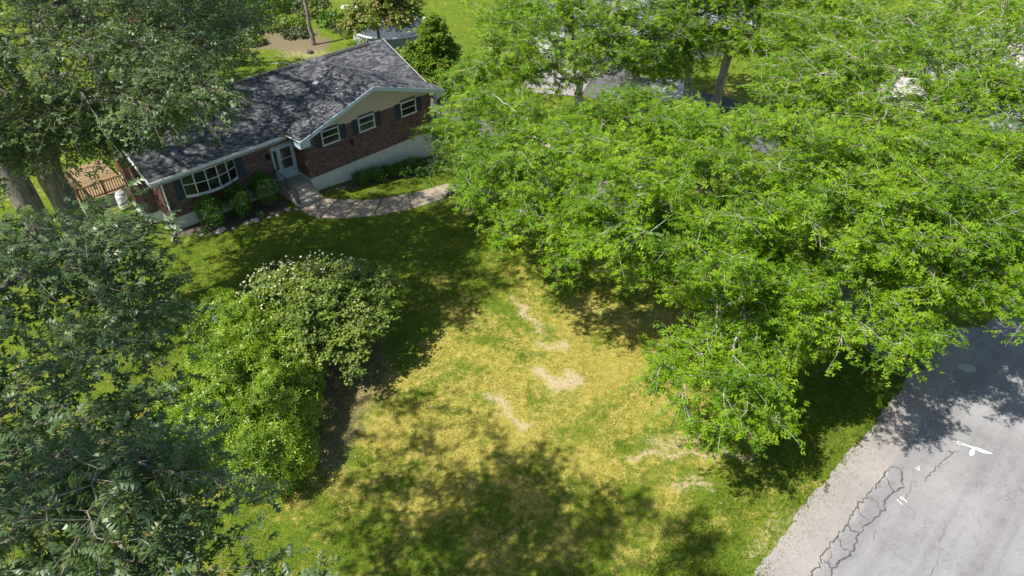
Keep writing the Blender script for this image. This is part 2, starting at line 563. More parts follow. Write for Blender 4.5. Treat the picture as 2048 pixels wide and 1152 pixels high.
def shrub(name, label, cat, base, lobes, n, leaf, lmat, lscale, group=None, flowers=0, flower_dir=None, stems=6, shell=.72, part='foliage'):
    root = empty(name, base, 0, label, cat, group)
    b = np.array(base)
    vol = np.array([l[3] * l[4] * l[5] for l in lobes]) ** .67
    pos = []; nr = []
    for l, q in zip(lobes, (vol / vol.sum() * n * 1.35).astype(int)):
        d = unit(rng.normal(size=(q, 3))); d[:, 2] = np.abs(d[:, 2]) * np.where(rng.random(q) < .8, 1, -.6)
        d = unit(d)
        r = shell + (1 - shell) * rng.random(q) ** .6
        # uneven surface
        r = r * (1 + .12 * (rng.random(q) > .93) * rng.random(q)) * (1 + .16 * np.sin(d[:, 0] * 5.1 + l[0] * 3) * np.sin(d[:, 1] * 4.7 + l[1] * 2) + .06 * np.sin(d[:, 2] * 9 + d[:, 0] * 8))
        p = np.array(l[:3]) + d * r[:, None] * np.array(l[3:6])
        ins = np.zeros(q, bool)
        for m in lobes:
            if m is l: continue
            ins |= (((p - np.array(m[:3])) / np.array(m[3:6])) ** 2).sum(1) < shell ** 2 * .8
        keep = ~ins & (p[:, 2] > b[2] + .05)
        hol = np.sin(p[:, 0] * 3.7 + 1.3) * np.sin(p[:, 1] * 4.3) * np.sin(p[:, 2] * 4.9 + .7)
        keep &= ~((hol > .42) & (rng.random(q) < .8))
        pos.append(p[keep]); nr.append(d[keep])
    pos = np.concatenate(pos) - b; nr = np.concatenate(nr)
    k_ = len(pos)
    nn = unit(nr + rng.normal(size=(k_, 3)) * .38 + np.array([0, 0, .45]))
    ax = rng.normal(size=(k_, 3))
    clump = .5 + .5 * np.sin(pos[:, 0] * 2.3) * np.sin(pos[:, 1] * 2.7 + pos[:, 2] * 2)
    tint = np.clip(.35 * clump + .65 * rng.random(k_), 0, 1)
    V, F, k = scatter(leaf, pos, ax, nn, lscale * (.65 + .7 * rng.random(k_)))
    o = mesh_np(part, V, F, M[lmat], root, tint=np.repeat(tint, k)); o['kind'] = 'stuff'
    mb = MB()
    for i in range(stems):
        l = lobes[i % len(lobes)]
        st = np.array([l[0], l[1], 0]) * .35 + b * .65 - b
        st[2] = -.05
        en = np.array(l[:3]) - b + rng.normal(size=3) * np.array(l[3:6]) * .4
        mid = (st + en) / 2 + rng.normal(size=3) * .15
        mb.tube([st, mid, en], [.05, .035, .015], 5)
    mb.build('stems', M['thin_bark'], root)
    if flowers:
        sel = pos @ np.array(flower_dir[:3]) + flower_dir[3] * rng.random(k_)
        pick = np.argsort(-sel)[:flowers * 2]
        pick = rng.choice(pick, flowers, replace=False)
        nf = unit(nr[pick] * .5 + np.array([0, 0, 1.0]) + rng.normal(size=(flowers, 3)) * .25)
        V, F, k = scatter('star', pos[pick] + nr[pick] * .09 + np.array([0, 0, .06]), rng.normal(size=(flowers, 3)), nf, .055 + .035 * rng.random(flowers))
        o = mesh_np('blossoms', V, F, M['petal'], root); o['kind'] = 'stuff'
    return root

# ------------------------------------------------------------------ ground sheet
def seg_dist(X, Y, pts):
    best = np.full(X.shape, 1e9)
    for (x0, y0), (x1, y1) in zip(pts[:-1], pts[1:]):
        dx, dy = x1 - x0, y1 - y0
        t = np.clip(((X - x0) * dx + (Y - y0) * dy) / (dx * dx + dy * dy + 1e-9), 0, 1)
        best = np.minimum(best, np.hypot(X - x0 - t * dx, Y - y0 - t * dy))
    return best
def inside(X, Y, poly):
    c = np.zeros(X.shape, bool)
    n = len(poly)
    for i in range(n):
        x0, y0 = poly[i]; x1, y1 = poly[(i + 1) % n]
        cond = ((y0 > Y) != (y1 > Y)) & (X < (x1 - x0) * (Y - y0) / (y1 - y0 + 1e-12) + x0)
        c ^= cond
    return c
def poly_sd(X, Y, poly):
    d = seg_dist(X, Y, list(poly) + [poly[0]])
    return np.where(inside(X, Y, poly), d, -d)
def soft(d, w):
    return S((d + w) / (2 * w))
UVP = lambda pts: [hw(a, b) for a, b in pts]

BED_FRONT = UVP([(-8.3, 1.5), (-1.7, 1.5), (-1.65, -.6), (-2.6, -.75), (-4.2, -.55), (-6.0, -.25), (-7.6, .75)])
BED_RIGHT = UVP([(.15, .0), (9.4, .0), (9.4, -2.6), (7.4, -2.5), (5.4, -1.7), (3.2, -1.35), (1.2, -.9)])
BRUSH = [(-34, 66), (-26, 68.5), (-19.5, 69), (-16.5, 65.5), (-16.6, 62.3), (-19, 61.2), (-22, 62.5), (-28, 62)]
DRIVE_UV = [(10.4, -31.35), (14.1, -31.45), (14.2, -20), (14.4, -8), (15.4, -3), (15.9, 6.5), (14.6, 8.6), (9.45, 8.8), (9.45, -2.8), (10.6, -6.5), (10.7, -20)]
xs = np.unique(np.concatenate([np.arange(-36, 36, .7), np.arange(-14, 13, .2), np.arange(-110, 110, 2.5), np.array([-420, -300, -200, -150, 150, 200, 300, 420])]))
ys = np.unique(np.concatenate([np.arange(7, 64, .7), np.arange(11.5, 28, .2), np.arange(-60, 130, 2.5), np.array([-300, -180, -100, 170, 230, 320, 450])]))
GX, GY = np.meshgrid(xs, ys)
GU, GV = uv(GX, GY)
GZ = terrain(GX, GY) + .012 * np.sin(GX * 1.7 + GY * .6) * np.sin(GY * 1.3 - GX * .4)
GZ = np.where((GV < -30) | inside(GX, GY, UVP(DRIVE_UV)), terrain(GX, GY), GZ)
def blob(cx, cy, r, p=2):
    return np.exp(-((np.hypot(GX - cx, GY - cy) / r) ** p))
dry = .20 + .60 * blob(2.2, 20, 8.0, 3) + .35 * blob(-4, 17, 5) + .35 * blob(7, 24, 5) + .3 * blob(-16, 16, 5)
dry += .30 * np.sin(GX * 1.25 + 1.7 * np.sin(GY * .8)) * np.sin(GY * 1.45 + 1.2 * np.sin(GX * .9)) * blob(0, 20, 16, 4)
dry *= 1 - .8 * soft(-(GV + 28.9), 1.3) * (GV < -26)
dry -= .25 * blob(-4, 62, 14) + .15 * blob(-8, 31, 6)
dry += .35 * soft(1.2 - seg_dist(GX, GY, [(8.6, 13.6), (11.2, 15.3)]), .8)
dry += .55 * blob(16, 50, 5)
bare = np.zeros(GX.shape)
def bpatch(pts, w, s=1.0, e=.35):
    global bare
    bare = np.maximum(bare, min(1, s) * soft(w + .06 - seg_dist(GX + .16 * np.sin(GY * 5.1), GY + .16 * np.sin(GX * 4.3), pts), e * 1.35))
bpatch([(.2, 26.3), (.75, 25.0), (1.5, 23.7)], .13, 1.1, .3)
bpatch([(1.3, 24.6), (1.9, 24.0)], .15, .5, .5)
bpatch([(1.15, 22.9), (2.2, 22.9), (2.6, 22.6)], .16, .9, .3)
bpatch([(1.1, 22.8), (1.5, 22.3), (1.35, 21.6)], .08, .55, .3)
bpatch([(1.4, 21.1), (1.9, 20.6), (2.6, 20.4), (2.75, 20.9)], .32, 1.0, .35)
bpatch([(2.1, 19.7), (2.9, 19.6)], .2, .5, .5)
bpatch([(-.9, 19.9), (-.3, 19.2), (.5, 18.2)], .16, 1.05, .3)
bpatch([(-.5, 20.1), (-.2, 19.4), (-.4, 18.6)], .08, .7, .3)
bpatch([(1.5, 19.0), (1.9, 18.6)], .1, .6, .3)
bpatch([(4.6, 16.72), (6.5, 16.85), (9.3, 16.7)], .09, .95, .22)
bpatch([(5.8, 17.3), (7.2, 17.4)], .4, .7, .6)
bpatch([(6.2, 15.5), (7.4, 15.4)], .2, .8, .4)
bpatch([(3.4, 25.4), (6.2, 24.6), (8.5, 24.8)], .7, .55, 1.0)
bpatch([(-3.0, 20.9), (-1.9, 22.6)], .07, .5, .25)
for k in range(4):
    bpatch([(7.9 + .35 * k, 12.3 + .1 * k), (9.6 + .42 * k, 14.3 - .05 * k)], .05, .7, .22)
bpatch([(-16.9, 61.5), (-20, 61.6)], 1.2, .6, 1.2)
bpatch([(10.5, 55.6), (12.5, 54.8)], .8, .9, .7)
bpatch([(17.5, 47), (21, 46)], 1.6, .6, 2)
litter = np.maximum.reduce([soft(1.0 - seg_dist(GX, GY, [(-7.3, 22.5), (-6.6, 20.3), (-7.0, 16.5)]), .9) * .62, .7 * blob(-8, 21, 3.5, 4), .75 * soft(poly_sd(GX, GY, BRUSH), 1.0),
                            .5 * blob(-18.5, 60.5, 2.5), .35 * blob(-2.5, 34, 3.5)])
mulch = np.maximum(soft(poly_sd(GX, GY, BED_FRONT) - .05, .18), soft(poly_sd(GX, GY, BED_RIGHT) - .05, .25) * .9)
mulch = np.maximum(mulch, .8 * soft(1.0 - seg_dist(GX, GY, UVP([(16, 8.5), (13, 10)])), .6))
nx_, ny_ = len(xs), len(ys)
idx = np.arange(nx_ * ny_).reshape(ny_, nx_)
GF = np.stack([idx[:-1, :-1], idx[:-1, 1:], idx[1:, 1:], idx[1:, :-1]], -1).reshape(-1, 4)

m, nt, out = mat('lawn')
P = geopos(nt)
n1 = noise(nt, P, .55, 5, .62, .6); n2 = noise(nt, P, 3.2, 6, .7, .3); n3 = noise(nt, P, 26, 5, .75); n4 = noise(nt, P, 1.6, 5, .65, 1.0)
dr = math_n(nt, 'ADD', attr(nt, 'dry'), math_n(nt, 'MULTIPLY', math_n(nt, 'SUBTRACT', n1, .5), 2.2))
dr = math_n(nt, 'ADD', dr, math_n(nt, 'MULTIPLY', math_n(nt, 'SUBTRACT', n2, .5), 1.8), True)
green = ramp(nt, n4, [(.3, (.075, .125, .012)), (.55, (.130, .185, .018)), (.75, (.200, .225, .026))])
yel = ramp(nt, n2, [(.3, (.225, .225, .032)), (.55, (.39, .325, .075)), (.75, (.54, .42, .15))])
c = mixc(nt, ramp(nt, dr, [(.36, (0, 0, 0)), (.95, (1, 1, 1))]), green, yel)
g = ramp(nt, n3, [(.25, (.66, .69, .62)), (.5, (1, 1, 1)), (.78, (1.25, 1.22, 1.15))])
c = mixc(nt, .85, c, g, 'MULTIPLY')
def rough_mask(name, amp, lo, hi, nz):
    a = math_n(nt, 'ADD', attr(nt, name), math_n(nt, 'MULTIPLY', math_n(nt, 'SUBTRACT', nz, .5), amp))
    return ramp(nt, a, [(lo, (0, 0, 0)), (hi, (1, 1, 1))])
n5 = noise(nt, P, 6.5, 5, .75, .5)
c = mixc(nt, rough_mask('litter', 1.2, .4, .7, n5), c, ramp(nt, n3, [(.3, (.11, .088, .050)), (.5, (.21, .165, .10)), (.66, (.21, .17, .105)), (.72, (.5, .42, .3))]))
c = mixc(nt, rough_mask('bare', 2.2, .38, .85, n5), c, ramp(nt, n3, [(.3, (.34, .245, .13)), (.55, (.52, .41, .26)), (.75, (.68, .57, .42))]))
c = mixc(nt, rough_mask('mulch', .9, .42, .6, n5), c, ramp(nt, n3, [(.3, (.06, .048, .036)), (.55, (.15, .12, .09)), (.75, (.30, .25, .19))]))
hgt = math_n(nt, 'ADD', n3, math_n(nt, 'MULTIPLY', n5, .8))
principled(nt, out, c, .95, .08, bump(nt, hgt, .8, .05))
M['lawn'] = m
lawn = mesh_np('lawn', np.stack([GX, GY, GZ], -1).reshape(-1, 3), GF, M['lawn'], attrs=dict(dry=np.clip(dry, 0, 1.2).ravel(), bare=bare.ravel(), litter=litter.ravel(), mulch=mulch.ravel()), smooth=True)
tag(lawn, kind='structure')

# grass tufts on the nearer lawn: blades one could not count
def grass_field():
    n = 440000
    X = rng.uniform(-18, 17, n); Y = rng.uniform(8, 40, n)
    d = np.hypot(X, Y + 3)
    U, V = uv(X, Y)
    iy = np.clip(np.searchsorted(ys, Y), 1, len(ys) - 1); ix = np.clip(np.searchsorted(xs, X), 1, len(xs) - 1)
    bb = bare[iy, ix]; ll = np.maximum(litter[iy, ix], mulch[iy, ix])
    house = (U > -9) & (V > -.1)
    walk = poly_sd(X, Y, UVP(WALK)) > -.05
    ok = (np.abs(X) < .76 * (Y * .777 + 13.7)) & (V > -31.40 + .09 * np.sin(U * .53 + 1) + .10 * np.sin(U * 6.1) * np.sin(U * 2.3) - .25 * rng.random(n) ** 3) & ~house & ~walk & (rng.random(n) > np.maximum(np.clip(bb * 1.25, 0, .88), ll)) & ~inside(X, Y, UVP(DRIVE_UV))
    ok &= rng.random(n) < np.clip(26 / (d + 4), 0, 1) ** 1.2
    X, Y = X[ok], Y[ok]
    Z = terrain(X, Y)
    k = len(X)
    DR = dry[iy[ok], ix[ok]] + .30 * np.sin(X * .9 + 1.3 * np.sin(Y * .7)) * np.sin(Y * 1.1 + np.sin(X * .6)) + .22 * np.sin(X * 2.7 + 2 * np.sin(Y * 1.9)) * np.sin(Y * 3.1 + 1.5 * np.sin(X * 1.7)) + rng.normal(size=k) * .20
    h = (.028 + .05 * rng.random(k)) * np.where(V[ok] < -28.5, 1.35, 1.0)
    pos = np.stack([X, Y, Z - .004], -1)
    ax = rng.normal(size=(k, 3)) * .75; ax[:, 2] = .55 + .6 * rng.random(k)
    nr = rng.normal(size=(k, 3))
    V_, F_, q = scatter('blade', pos, ax, nr, h * 1.5)
    o = mesh_np('grass', V_, F_, M['grass'], tint=np.repeat(np.clip(.04 + .58 * DR, 0, 1), q))
    tag(o, kind='stuff')
M['grass'] = leafmat('grass', [(0, (.078, .135, .012)), (.35, (.130, .190, .018)), (.58, (.255, .265, .040)), (.8, (.41, .34, .08)), (1, (.58, .46, .17))], .3, (1.2, 1.15, .5), .6, .2)

def litter_field():
    n = 9000
    X = rng.uniform(-11, -3.5, n); Y = rng.uniform(14, 26, n)
    iy = np.clip(np.searchsorted(ys, Y), 1, len(ys) - 1); ix = np.clip(np.searchsorted(xs, X), 1, len(xs) - 1)
    ok = rng.random(n) < np.clip(litter[iy, ix] * 1.3 - .1, .03, 1)
    X = np.concatenate([X[ok], rng.uniform(-13, 15, 1500)]); Y = np.concatenate([Y[ok], rng.uniform(11, 30, 1500)])
    out = uv(X, Y)[1] > -31.2
    X, Y = X[out], Y[out]; k = len(X)
    nr = rng.normal(size=(k, 3)) * .35; nr[:, 2] += 1
    V_, F_, q = scatter('broad', np.stack([X, Y, terrain(X, Y) + .02], -1), rng.normal(size=(k, 3)) * (1, 1, .2), nr, .035 + .05 * rng.random(k))
    tag(mesh_np('fallen_petals', V_, F_, M['litter'], tint=np.repeat(rng.random(k), q)), kind='stuff')
M['litter'] = tinted('litter', [(0, (.07, .05, .03)), (.5, (.20, .15, .09)), (.8, (.36, .28, .18)), (1, (.6, .52, .38))], .9, .1, 20)
litter_field()

# ------------------------------------------------------------------ road, drives, walk
def uv_sheet(name, us, vs, z, material, clip=None, wob=None, parent=None, kind='structure', conform=True):
    U, V = np.meshgrid(us, vs)
    if wob: V = wob(U, V)
    X, Y = OX + U * CY - V * SY, OY + U * SY + V * CY
    Z = (terrain(X, Y) if conform else 0 * X) + z
    i = np.arange(U.size).reshape(U.shape)
    F = np.stack([i[:-1, :-1], i[:-1, 1:], i[1:, 1:], i[1:, :-1]], -1).reshape(-1, 4)
    o = mesh_np(name, np.stack([X, Y, Z], -1).reshape(-1, 3), F, material, parent)
    if kind: o['kind'] = kind
    return o
def asphalt(name, base, crackle=False):
    m, nt, out = mat(name)
    P = geopos(nt)
    a = noise(nt, P, .35, 5, .6, .5); b = noise(nt, P, 60, 3, .8); d = noise(nt, P, 3, 6, .7)
    c = ramp(nt, a, [(.3, tuple(x * .86 for x in base)), (.7, tuple(x * 1.10 for x in base))])
    c = mixc(nt, 1.0, c, ramp(nt, b, [(.3, (.62, .62, .62)), (.7, (1.32, 1.32, 1.32))]), 'MULTIPLY')
    c = mixc(nt, .6, c, ramp(nt, d, [(.3, (.70, .68, .68)), (.45, (1, 1, 1)), (.7, (1.12, 1.12, 1.12))]), 'MULTIPLY')
    if crackle:
        # hairline crazing and wheel tracks run along the road
        mp = N(nt, 'ShaderNodeMapping'); mp.inputs['Rotation'].default_value = (0, 0, -YAW); nt.links.new(P, mp.inputs[0])
        vo = N(nt, 'ShaderNodeTexVoronoi', feature='DISTANCE_TO_EDGE'); vo.inputs['Scale'].default_value = 1.6
        ds = N(nt, 'ShaderNodeVectorMath', operation='ADD'); nt.links.new(P, ds.inputs[0])
        nz = N(nt, 'ShaderNodeTexNoise'); nz.inputs['Scale'].default_value = 2.5; nt.links.new(P, nz.inputs['Vector'])
        nt.links.new(nz.outputs['Color'], ds.inputs[1]); nt.links.new(ds.outputs[0], vo.inputs['Vector'])
        fine = ramp(nt, vo.outputs['Distance'], [(0.0, (.62, .61, .61)), (.022, (1, 1, 1))])
        msk = ramp(nt, noise(nt, P, .5, 3), [(.46, (0, 0, 0)), (.62, (1, 1, 1))])
        c = mixc(nt, msk, c, mixc(nt, 1.0, c, fine, 'MULTIPLY'))
        st = N(nt, 'ShaderNodeMapping'); st.inputs['Scale'].default_value = (.05, 1.3, 1); nt.links.new(mp.outputs[0], st.inputs[0])
        tr_ = noise(nt, st.outputs[0], 1.2, 4, .6)
        c = mixc(nt, .75, c, ramp(nt, tr_, [(.38, (.86, .84, .86)), (.6, (1.07, 1.07, 1.07))]), 'MULTIPLY')
    principled(nt, out, c, .9, .2, bump(nt, b, .5, .01))
    return m
M['asphalt'] = asphalt('asphalt', (.27, .263, .262), True)
M['shoulder'] = asphalt('shoulder', (.32, .29, .27))
M['drive'] = asphalt('drive', (.16, .145, .135))
M['drive_dark'] = asphalt('drive_dark', (.13, .128, .132))
M['concrete'] = simple('concrete', (.42, .38, .32), .9, .15, .22, 2.2, .3)
M['pale_concrete'] = simple('pale_concrete', (.45, .425, .39), .9, .15, .12, 2.2, .3)
M['tar'] = simple('tar', (.095, .092, .090), .6, .3, .3, 20)
M['white_paint'] = simple('white_paint', (.80, .80, .78), .7, .2, .1, 30)

us = np.arange(-70, 95, .2)
def shoulder_edge(U, V):
    top = -31.35 + .05 * np.sin(U * 1.9) + .09 * np.sin(U * .53 + 1) + .03 * np.sin(U * 4.7) + .025 * np.sin(U * 11.3) - 1.25 * S((U - 14.2) / 2.2)
    t = (V + 41) / 9.6
    return V * 0 + (-41 + t * (top + 41))
road = uv_sheet('road', us, np.linspace(-41, -31.4, 12), .006, M['asphalt'], wob=shoulder_edge)
def shoulder_band(U, V):
    top = -31.35 + .05 * np.sin(U * 1.9) + .09 * np.sin(U * .53 + 1) + .03 * np.sin(U * 4.7) + .025 * np.sin(U * 11.3) - 1.25 * S((U - 14.2) / 2.2)
    return np.where(V > .5, top + .015, -32.75 + .06 * np.sin(U * 2.7) + .05 * np.sin(U * 7.1))
uv_sheet('road_shoulder', np.arange(-30, 14.6, .1), np.array([0., 1.]), .012, M['shoulder'], wob=shoulder_band)
# own drive (draped strip) and the neighbour's darker drive
def draped(name, poly_uv, z, material, step=.5, kind='structure', parent=None, world=None):
    pts = world if world is not None else UVP(poly_uv)
    bm = bmesh.new()
    bm.faces.new([bm.verts.new((x, y, 0)) for x, y in pts])
    bmesh.ops.triangulate(bm, faces=bm.faces[:])
    for ax_ in (0, 1):
        lo = min(p[ax_] for p in pts); hi = max(p[ax_] for p in pts)
        k = lo + step
        while k < hi:
            no = (1, 0, 0) if ax_ == 0 else (0, 1, 0)
            bmesh.ops.bisect_plane(bm, geom=bm.verts[:] + bm.edges[:] + bm.faces[:], plane_co=(k, k, 0), plane_no=no)
            k += step
    for v in bm.verts:
        v.co.z = tz(v.co.x, v.co.y) + z
    for f in bm.faces: f.smooth = False
    me = bpy.data.meshes.new(name); bm.to_mesh(me); bm.free()
    me.materials.append(material)
    o = link(name, me, parent)
    if kind: o['kind'] = kind
    return o
draped('driveway', DRIVE_UV, .022, M['drive'], 1.0)
draped('neighbour_driveway', [(24, -32.6), (30, -32.6), (30, -12), (31, 2), (24.5, 2), (24, -12)], .03, M['drive_dark'], 2.0)
draped('concrete_apron', None, .045, M['pale_concrete'], 2.0, world=[(10.9, 51.4), (13.9, 50.8), (14.6, 55.6), (11.6, 56.0)])
draped('concrete_yard', None, .075, M['pale_concrete'], 3.0, world=[(27, 50), (39, 40), (52, 52), (58, 70), (42, 66), (33, 57)])
draped('gravel_court', None, .06, M['shoulder'], 1.5, world=[(0.5, 53.5), (5.5, 52.5), (7.5, 58.5), (2.5, 60)])

# tar-black cracks in the road
def crack(pts_uv, w, name='road_crack', z=.018, material=None, jag=.034, parent=None):
    P = [np.array(p, float) for p in pts_uv]
    pts = []
    for a, b in zip(P[:-1], P[1:]):
        n = max(2, int(np.linalg.norm(b - a) / .10))
        for k in range(n):
            pts.append(a + (b - a) * k / n + rng.normal(size=2) * jag)
    pts.append(P[-1])
    pts = np.array(pts)
    d = np.gradient(pts, axis=0); d = unit(d); nn = np.stack([-d[:, 1], d[:, 0]], -1)
    ww = w * (.45 + 1.0 * rng.random(len(pts)))[:, None]; ww[0] = ww[-1] = .004
    L = pts + nn * ww / 2; Rr = pts - nn * ww / 2
    A = np.concatenate([L, Rr])
    x, y = hw(A[:, 0], A[:, 1])
    k = len(pts); i = np.arange(k - 1)
    return mesh_np(name, np.stack([x, y, terrain(x, y) + z], -1), np.stack([i, i + k, i + k + 1, i + 1], -1), material or M['tar'], parent)
for pts, w in (([(4.7, -32.75), (3.6, -32.72), (2.2, -32.62), (.9, -32.70), (-.4, -32.62), (-1.7, -32.7), (-3.2, -32.66)], .05),
               ([(4.9, -33.15), (4.2, -33.42), (3.3, -33.20), (2.4, -33.34), (1.5, -33.12), (.3, -33.26), (-.8, -33.10), (-1.6, -33.3), (-3.2, -33.16)], .06),
               ([(4.7, -32.75), (4.95, -32.95), (4.9, -33.15)], .04), ([(4.2, -32.72), (4.1, -33.0), (3.6, -33.28)], .045), ([(3.0, -32.70), (2.9, -32.95), (2.6, -33.28)], .03),
               ([(1.3, -32.68), (1.1, -32.9), (1.25, -33.14)], .05), ([(.5, -32.68), (.2, -32.95), (.35, -33.24)], .03), ([(-.6, -32.63), (-.75, -32.9), (-.7, -33.1)], .05),
               ([(-.2, -32.64), (-.3, -32.85), (-.7, -32.9)], .02), ([(2.2, -32.62), (1.9, -32.8), (1.95, -33.2)], .03),
               ([(7.5, -34.3), (6.7, -34.05), (5.9, -33.95), (5.0, -33.9)], .035), ([(4.6, -33.6), (4.0, -33.75), (3.5, -33.6)], .02), ([(1.7, -33.5), (1.2, -33.6)], .02)):
    crack(pts, w, parent=road)
for _ in range(6):
    u0 = rng.uniform(-1, 8); v0 = rng.uniform(-36.8, -33.4)
    a = rng.uniform(-.6, .6)
    crack([(u0, v0), (u0 + .5 * math.cos(a), v0 + .5 * math.sin(a)), (u0 + rng.uniform(.8, 1.6) * math.cos(a + .3), v0 + 1.1 * math.sin(a + .3))], .012, z=.0165, parent=road)
k_ = 5200
gu = rng.uniform(-8, 14.5, k_); gv = -31.45 + .05 * np.sin(gu * 1.9) + .09 * np.sin(gu * .53 + 1) - np.abs(rng.normal(size=k_)) * .42
gx, gy = hw(gu, gv)
nr = rng.normal(size=(k_, 3)) * .5; nr[:, 2] += 1
V_, F_, q = scatter('broad', np.stack([gx, gy, terrain(gx, gy) + .024], -1), rng.normal(size=(k_, 3)) * (1, 1, .3), nr, .02 + .045 * rng.random(k_) ** 3)
M['grit'] = tinted('grit', [(0, (.10, .08, .06)), (.5, (.28, .24, .20)), (.8, (.20, .22, .06)), (1, (.5, .46, .42))], .9, .1, 20)
tag(mesh_np('grit', V_, F_, M['grit'], tint=np.repeat(rng.random(k_), q)), kind='stuff')
# surveyor's paint: arrow, figures, squiggle, pale repair patch
def paint(pts_w, w, name='paint_mark', z=.022, closed=False):
    a = [uv(x, y) for x, y in pts_w]
    P = np.array([[float(p[0]), float(p[1])] for p in a])
    d = unit(np.gradient(P, axis=0)); nn = np.stack([-d[:, 1], d[:, 0]], -1)
    A = np.concatenate([P + nn * w / 2, P - nn * w / 2])
    x, y = hw(A[:, 0], A[:, 1]); k = len(P); i = np.arange(k - 1)
    return mesh_np(name, np.stack([x, y, terrain(x, y) + z], -1), np.stack([i, i + k, i + k + 1, i + 1], -1), M['white_paint'], road)
paint([(17.72, 17.34), (18.1, 17.14), (18.45, 16.97)], .075)
draped('paint_mark', None, .023, M['white_paint'], 9, kind=None, parent=road, world=[(18.25, 17.16), (18.75, 16.84), (18.42, 16.86), (18.2, 16.98)])
draped('paint_mark', None, .024, M['white_paint'], 9, kind=None, parent=road, world=[(18.08, 17.12), (18.16, 17.06), (17.98, 16.78), (17.80, 16.74), (17.86, 16.92)])
mb = MB(); 
ring = [(17.68 + .07 * math.cos(t), 17.36 + .07 * math.sin(t)) for t in np.linspace(0, 2 * math.pi, 12)]
paint(ring, .03)
def glyph(strokes, o, ex, ey, h, w=.02):
    for st in strokes:
        paint([(o[0] + (a * ex[0] + b * ey[0]) * h, o[1] + (a * ex[1] + b * ey[1]) * h) for a, b in st], w)
ex = (.92, .38); ey = (-.38, .92)
glyph([[(0, .8), (.15, 1), (.15, .5), (.15, 0)]], (14.18, 14.55), ex, ey, .26, .03)
glyph([[(.5, .6), (.3, .5), (.1, .65), (.15, .95), (.4, 1), (.52, .8), (.5, .4), (.35, 0)]], (14.32, 14.62), ex, ey, .26, .03)
glyph([[(0, .5), (.2, .8), (.4, .5), (.2, .2), (.5, .1), (.8, .6), (.6, .9), (1.0, .7), (1.2, .9)]], (15.45, 16.0), ex, ey, .2, .022)
draped('repair_patch', None, .019, M['pale_concrete'], 9, kind=None, parent=road, world=[(19.85, 21.75), (20.3, 21.72), (20.52, 21.5), (20.35, 21.25), (19.95, 21.2), (19.72, 21.45)])

# front walk: separate slabs with open joints
WALK = [(-1.75, -1.12), (.15, -1.05), (.5, -1.65), (1.7, -2.75), (3.3, -3.55), (5.0, -3.95), (8.0, -4.3), (11.2, -4.6), (11.2, -6.05), (8.0, -5.86), (5.0, -5.67), (3.1, -5.4), (1.07, -4.66), (-.32, -3.7), (-1.4, -2.7)]
slabs = [[(-1.70, -1.15), (.12, -1.08), (.55, -1.68), (-1.35, -2.7)], [(-1.3, -2.76), (.60, -1.73), (1.62, -2.65), (-.35, -3.66)], [(-.28, -3.72), (1.68, -2.71), (2.6, -3.22), (1.0, -4.6)],
         [(1.07, -4.66), (2.68, -3.26), (4.2, -3.78), (3.1, -5.38)], [(3.18, -5.41), (4.28, -3.8), (5.9, -4.05), (5.6, -5.72)], [(5.68, -5.73), (5.98, -4.06), (7.9, -4.28), (7.9, -5.85)], [(7.98, -5.86), (7.98, -4.29), (9.6, -4.44), (9.6, -5.95)], [(9.68, -5.96), (9.68, -4.45), (11.1, -4.6), (11.1, -6.05)]]
M['walk'] = simple('walk', (.315, .262, .205), .9, .12, .24, 1.6, .35)
walk_root = empty('front_walk', (0, 0, 0)); walk_root['kind'] = 'structure'
for s_ in slabs:
    pts = [hw(a, b) for a, b in s_]
    cx = sum(p[0] for p in pts) / 4; cy = sum(p[1] for p in pts) / 4
    MB().prism([(p[0], p[1], tz(*p)) for p in pts], -.08, .045 + rng.uniform(-.006, .006)).build('slab', M['walk'], walk_root)
grass_field()

# ------------------------------------------------------------------ house
W, D0, ML = 9.33, 1.485, 7.86
ZF, ZE, ZR = .92, 3.33, 3.78
OH, OHS, OHR, OHL = .747, .65, .45, .61
VR, ZRIDGE, DB = 5.28, 5.56, 9.07
SG = (5.52 - ZR) / (W / 2 + OHS)           # slope of the cross gable
SM = (ZRIDGE - ZR) / (VR - (D0 - OH))      # slope of the main roof
house = empty('brick_house', (OX, OY, 0), YAW, 'low brick ranch house with dark shingle roof, cross gable and white bow window', 'house')
M['mortar'] = simple('mortar', (.55, .50, .45), .95, .1, .2, 12)
M['brick'] = tinted('brick', [(0, (.060, .034, .030)), (.3, (.110, .054, .044)), (.65, (.155, .076, .060)), (.9, (.21, .115, .092)), (1, (.10, .07, .065))], .9, .1, 25, .2)
M['foundation'] = simple('foundation', (.63, .64, .59), .85, .15, .10, 2.5, .25)
M['trim'] = simple('trim', (.58, .71, .79), .5, .35, .06, 8, .05)
M['white_trim'] = simple('white_trim', (.74, .76, .75), .5, .35, .06, 8, .05)
M['siding'] = simple('siding', (.62, .54, .41), .7, .25, .07, 5, .1)
M['shutter'] = simple('shutter', (.035, .055, .075), .55, .35, .2, 10, .1)
M['shingle'] = tinted('shingle', [(0, (.054, .057, .064)), (.4, (.088, .091, .098)), (.75, (.124, .125, .130)), (1, (.20, .198, .196))], .92, .12, 60, .35)
M['roof_deck'] = simple('roof_deck', (.06, .06, .065), .95, .1, .2, 10)
M['iron'] = simple('iron', (.018, .018, .020), .5, .4, .2, 20)
M['brass'] = simple('brass', (.25, .18, .08), .4, .5, .2, 20, .05, .8)
M['door'] = simple('door', (.54, .68, .75), .45, .4, .05, 6, .05)
M['soffit'] = simple('soffit', (.6, .62, .62), .7, .2, .05, 6)
M['copper_rust'] = simple('copper_rust', (.38, .16, .05), .8, .2, .4, 12)
M['metal_grey'] = simple('metal_grey', (.45, .47, .5), .45, .5, .15, 10, .1, .3)
m, nt, out = mat('window_glass')
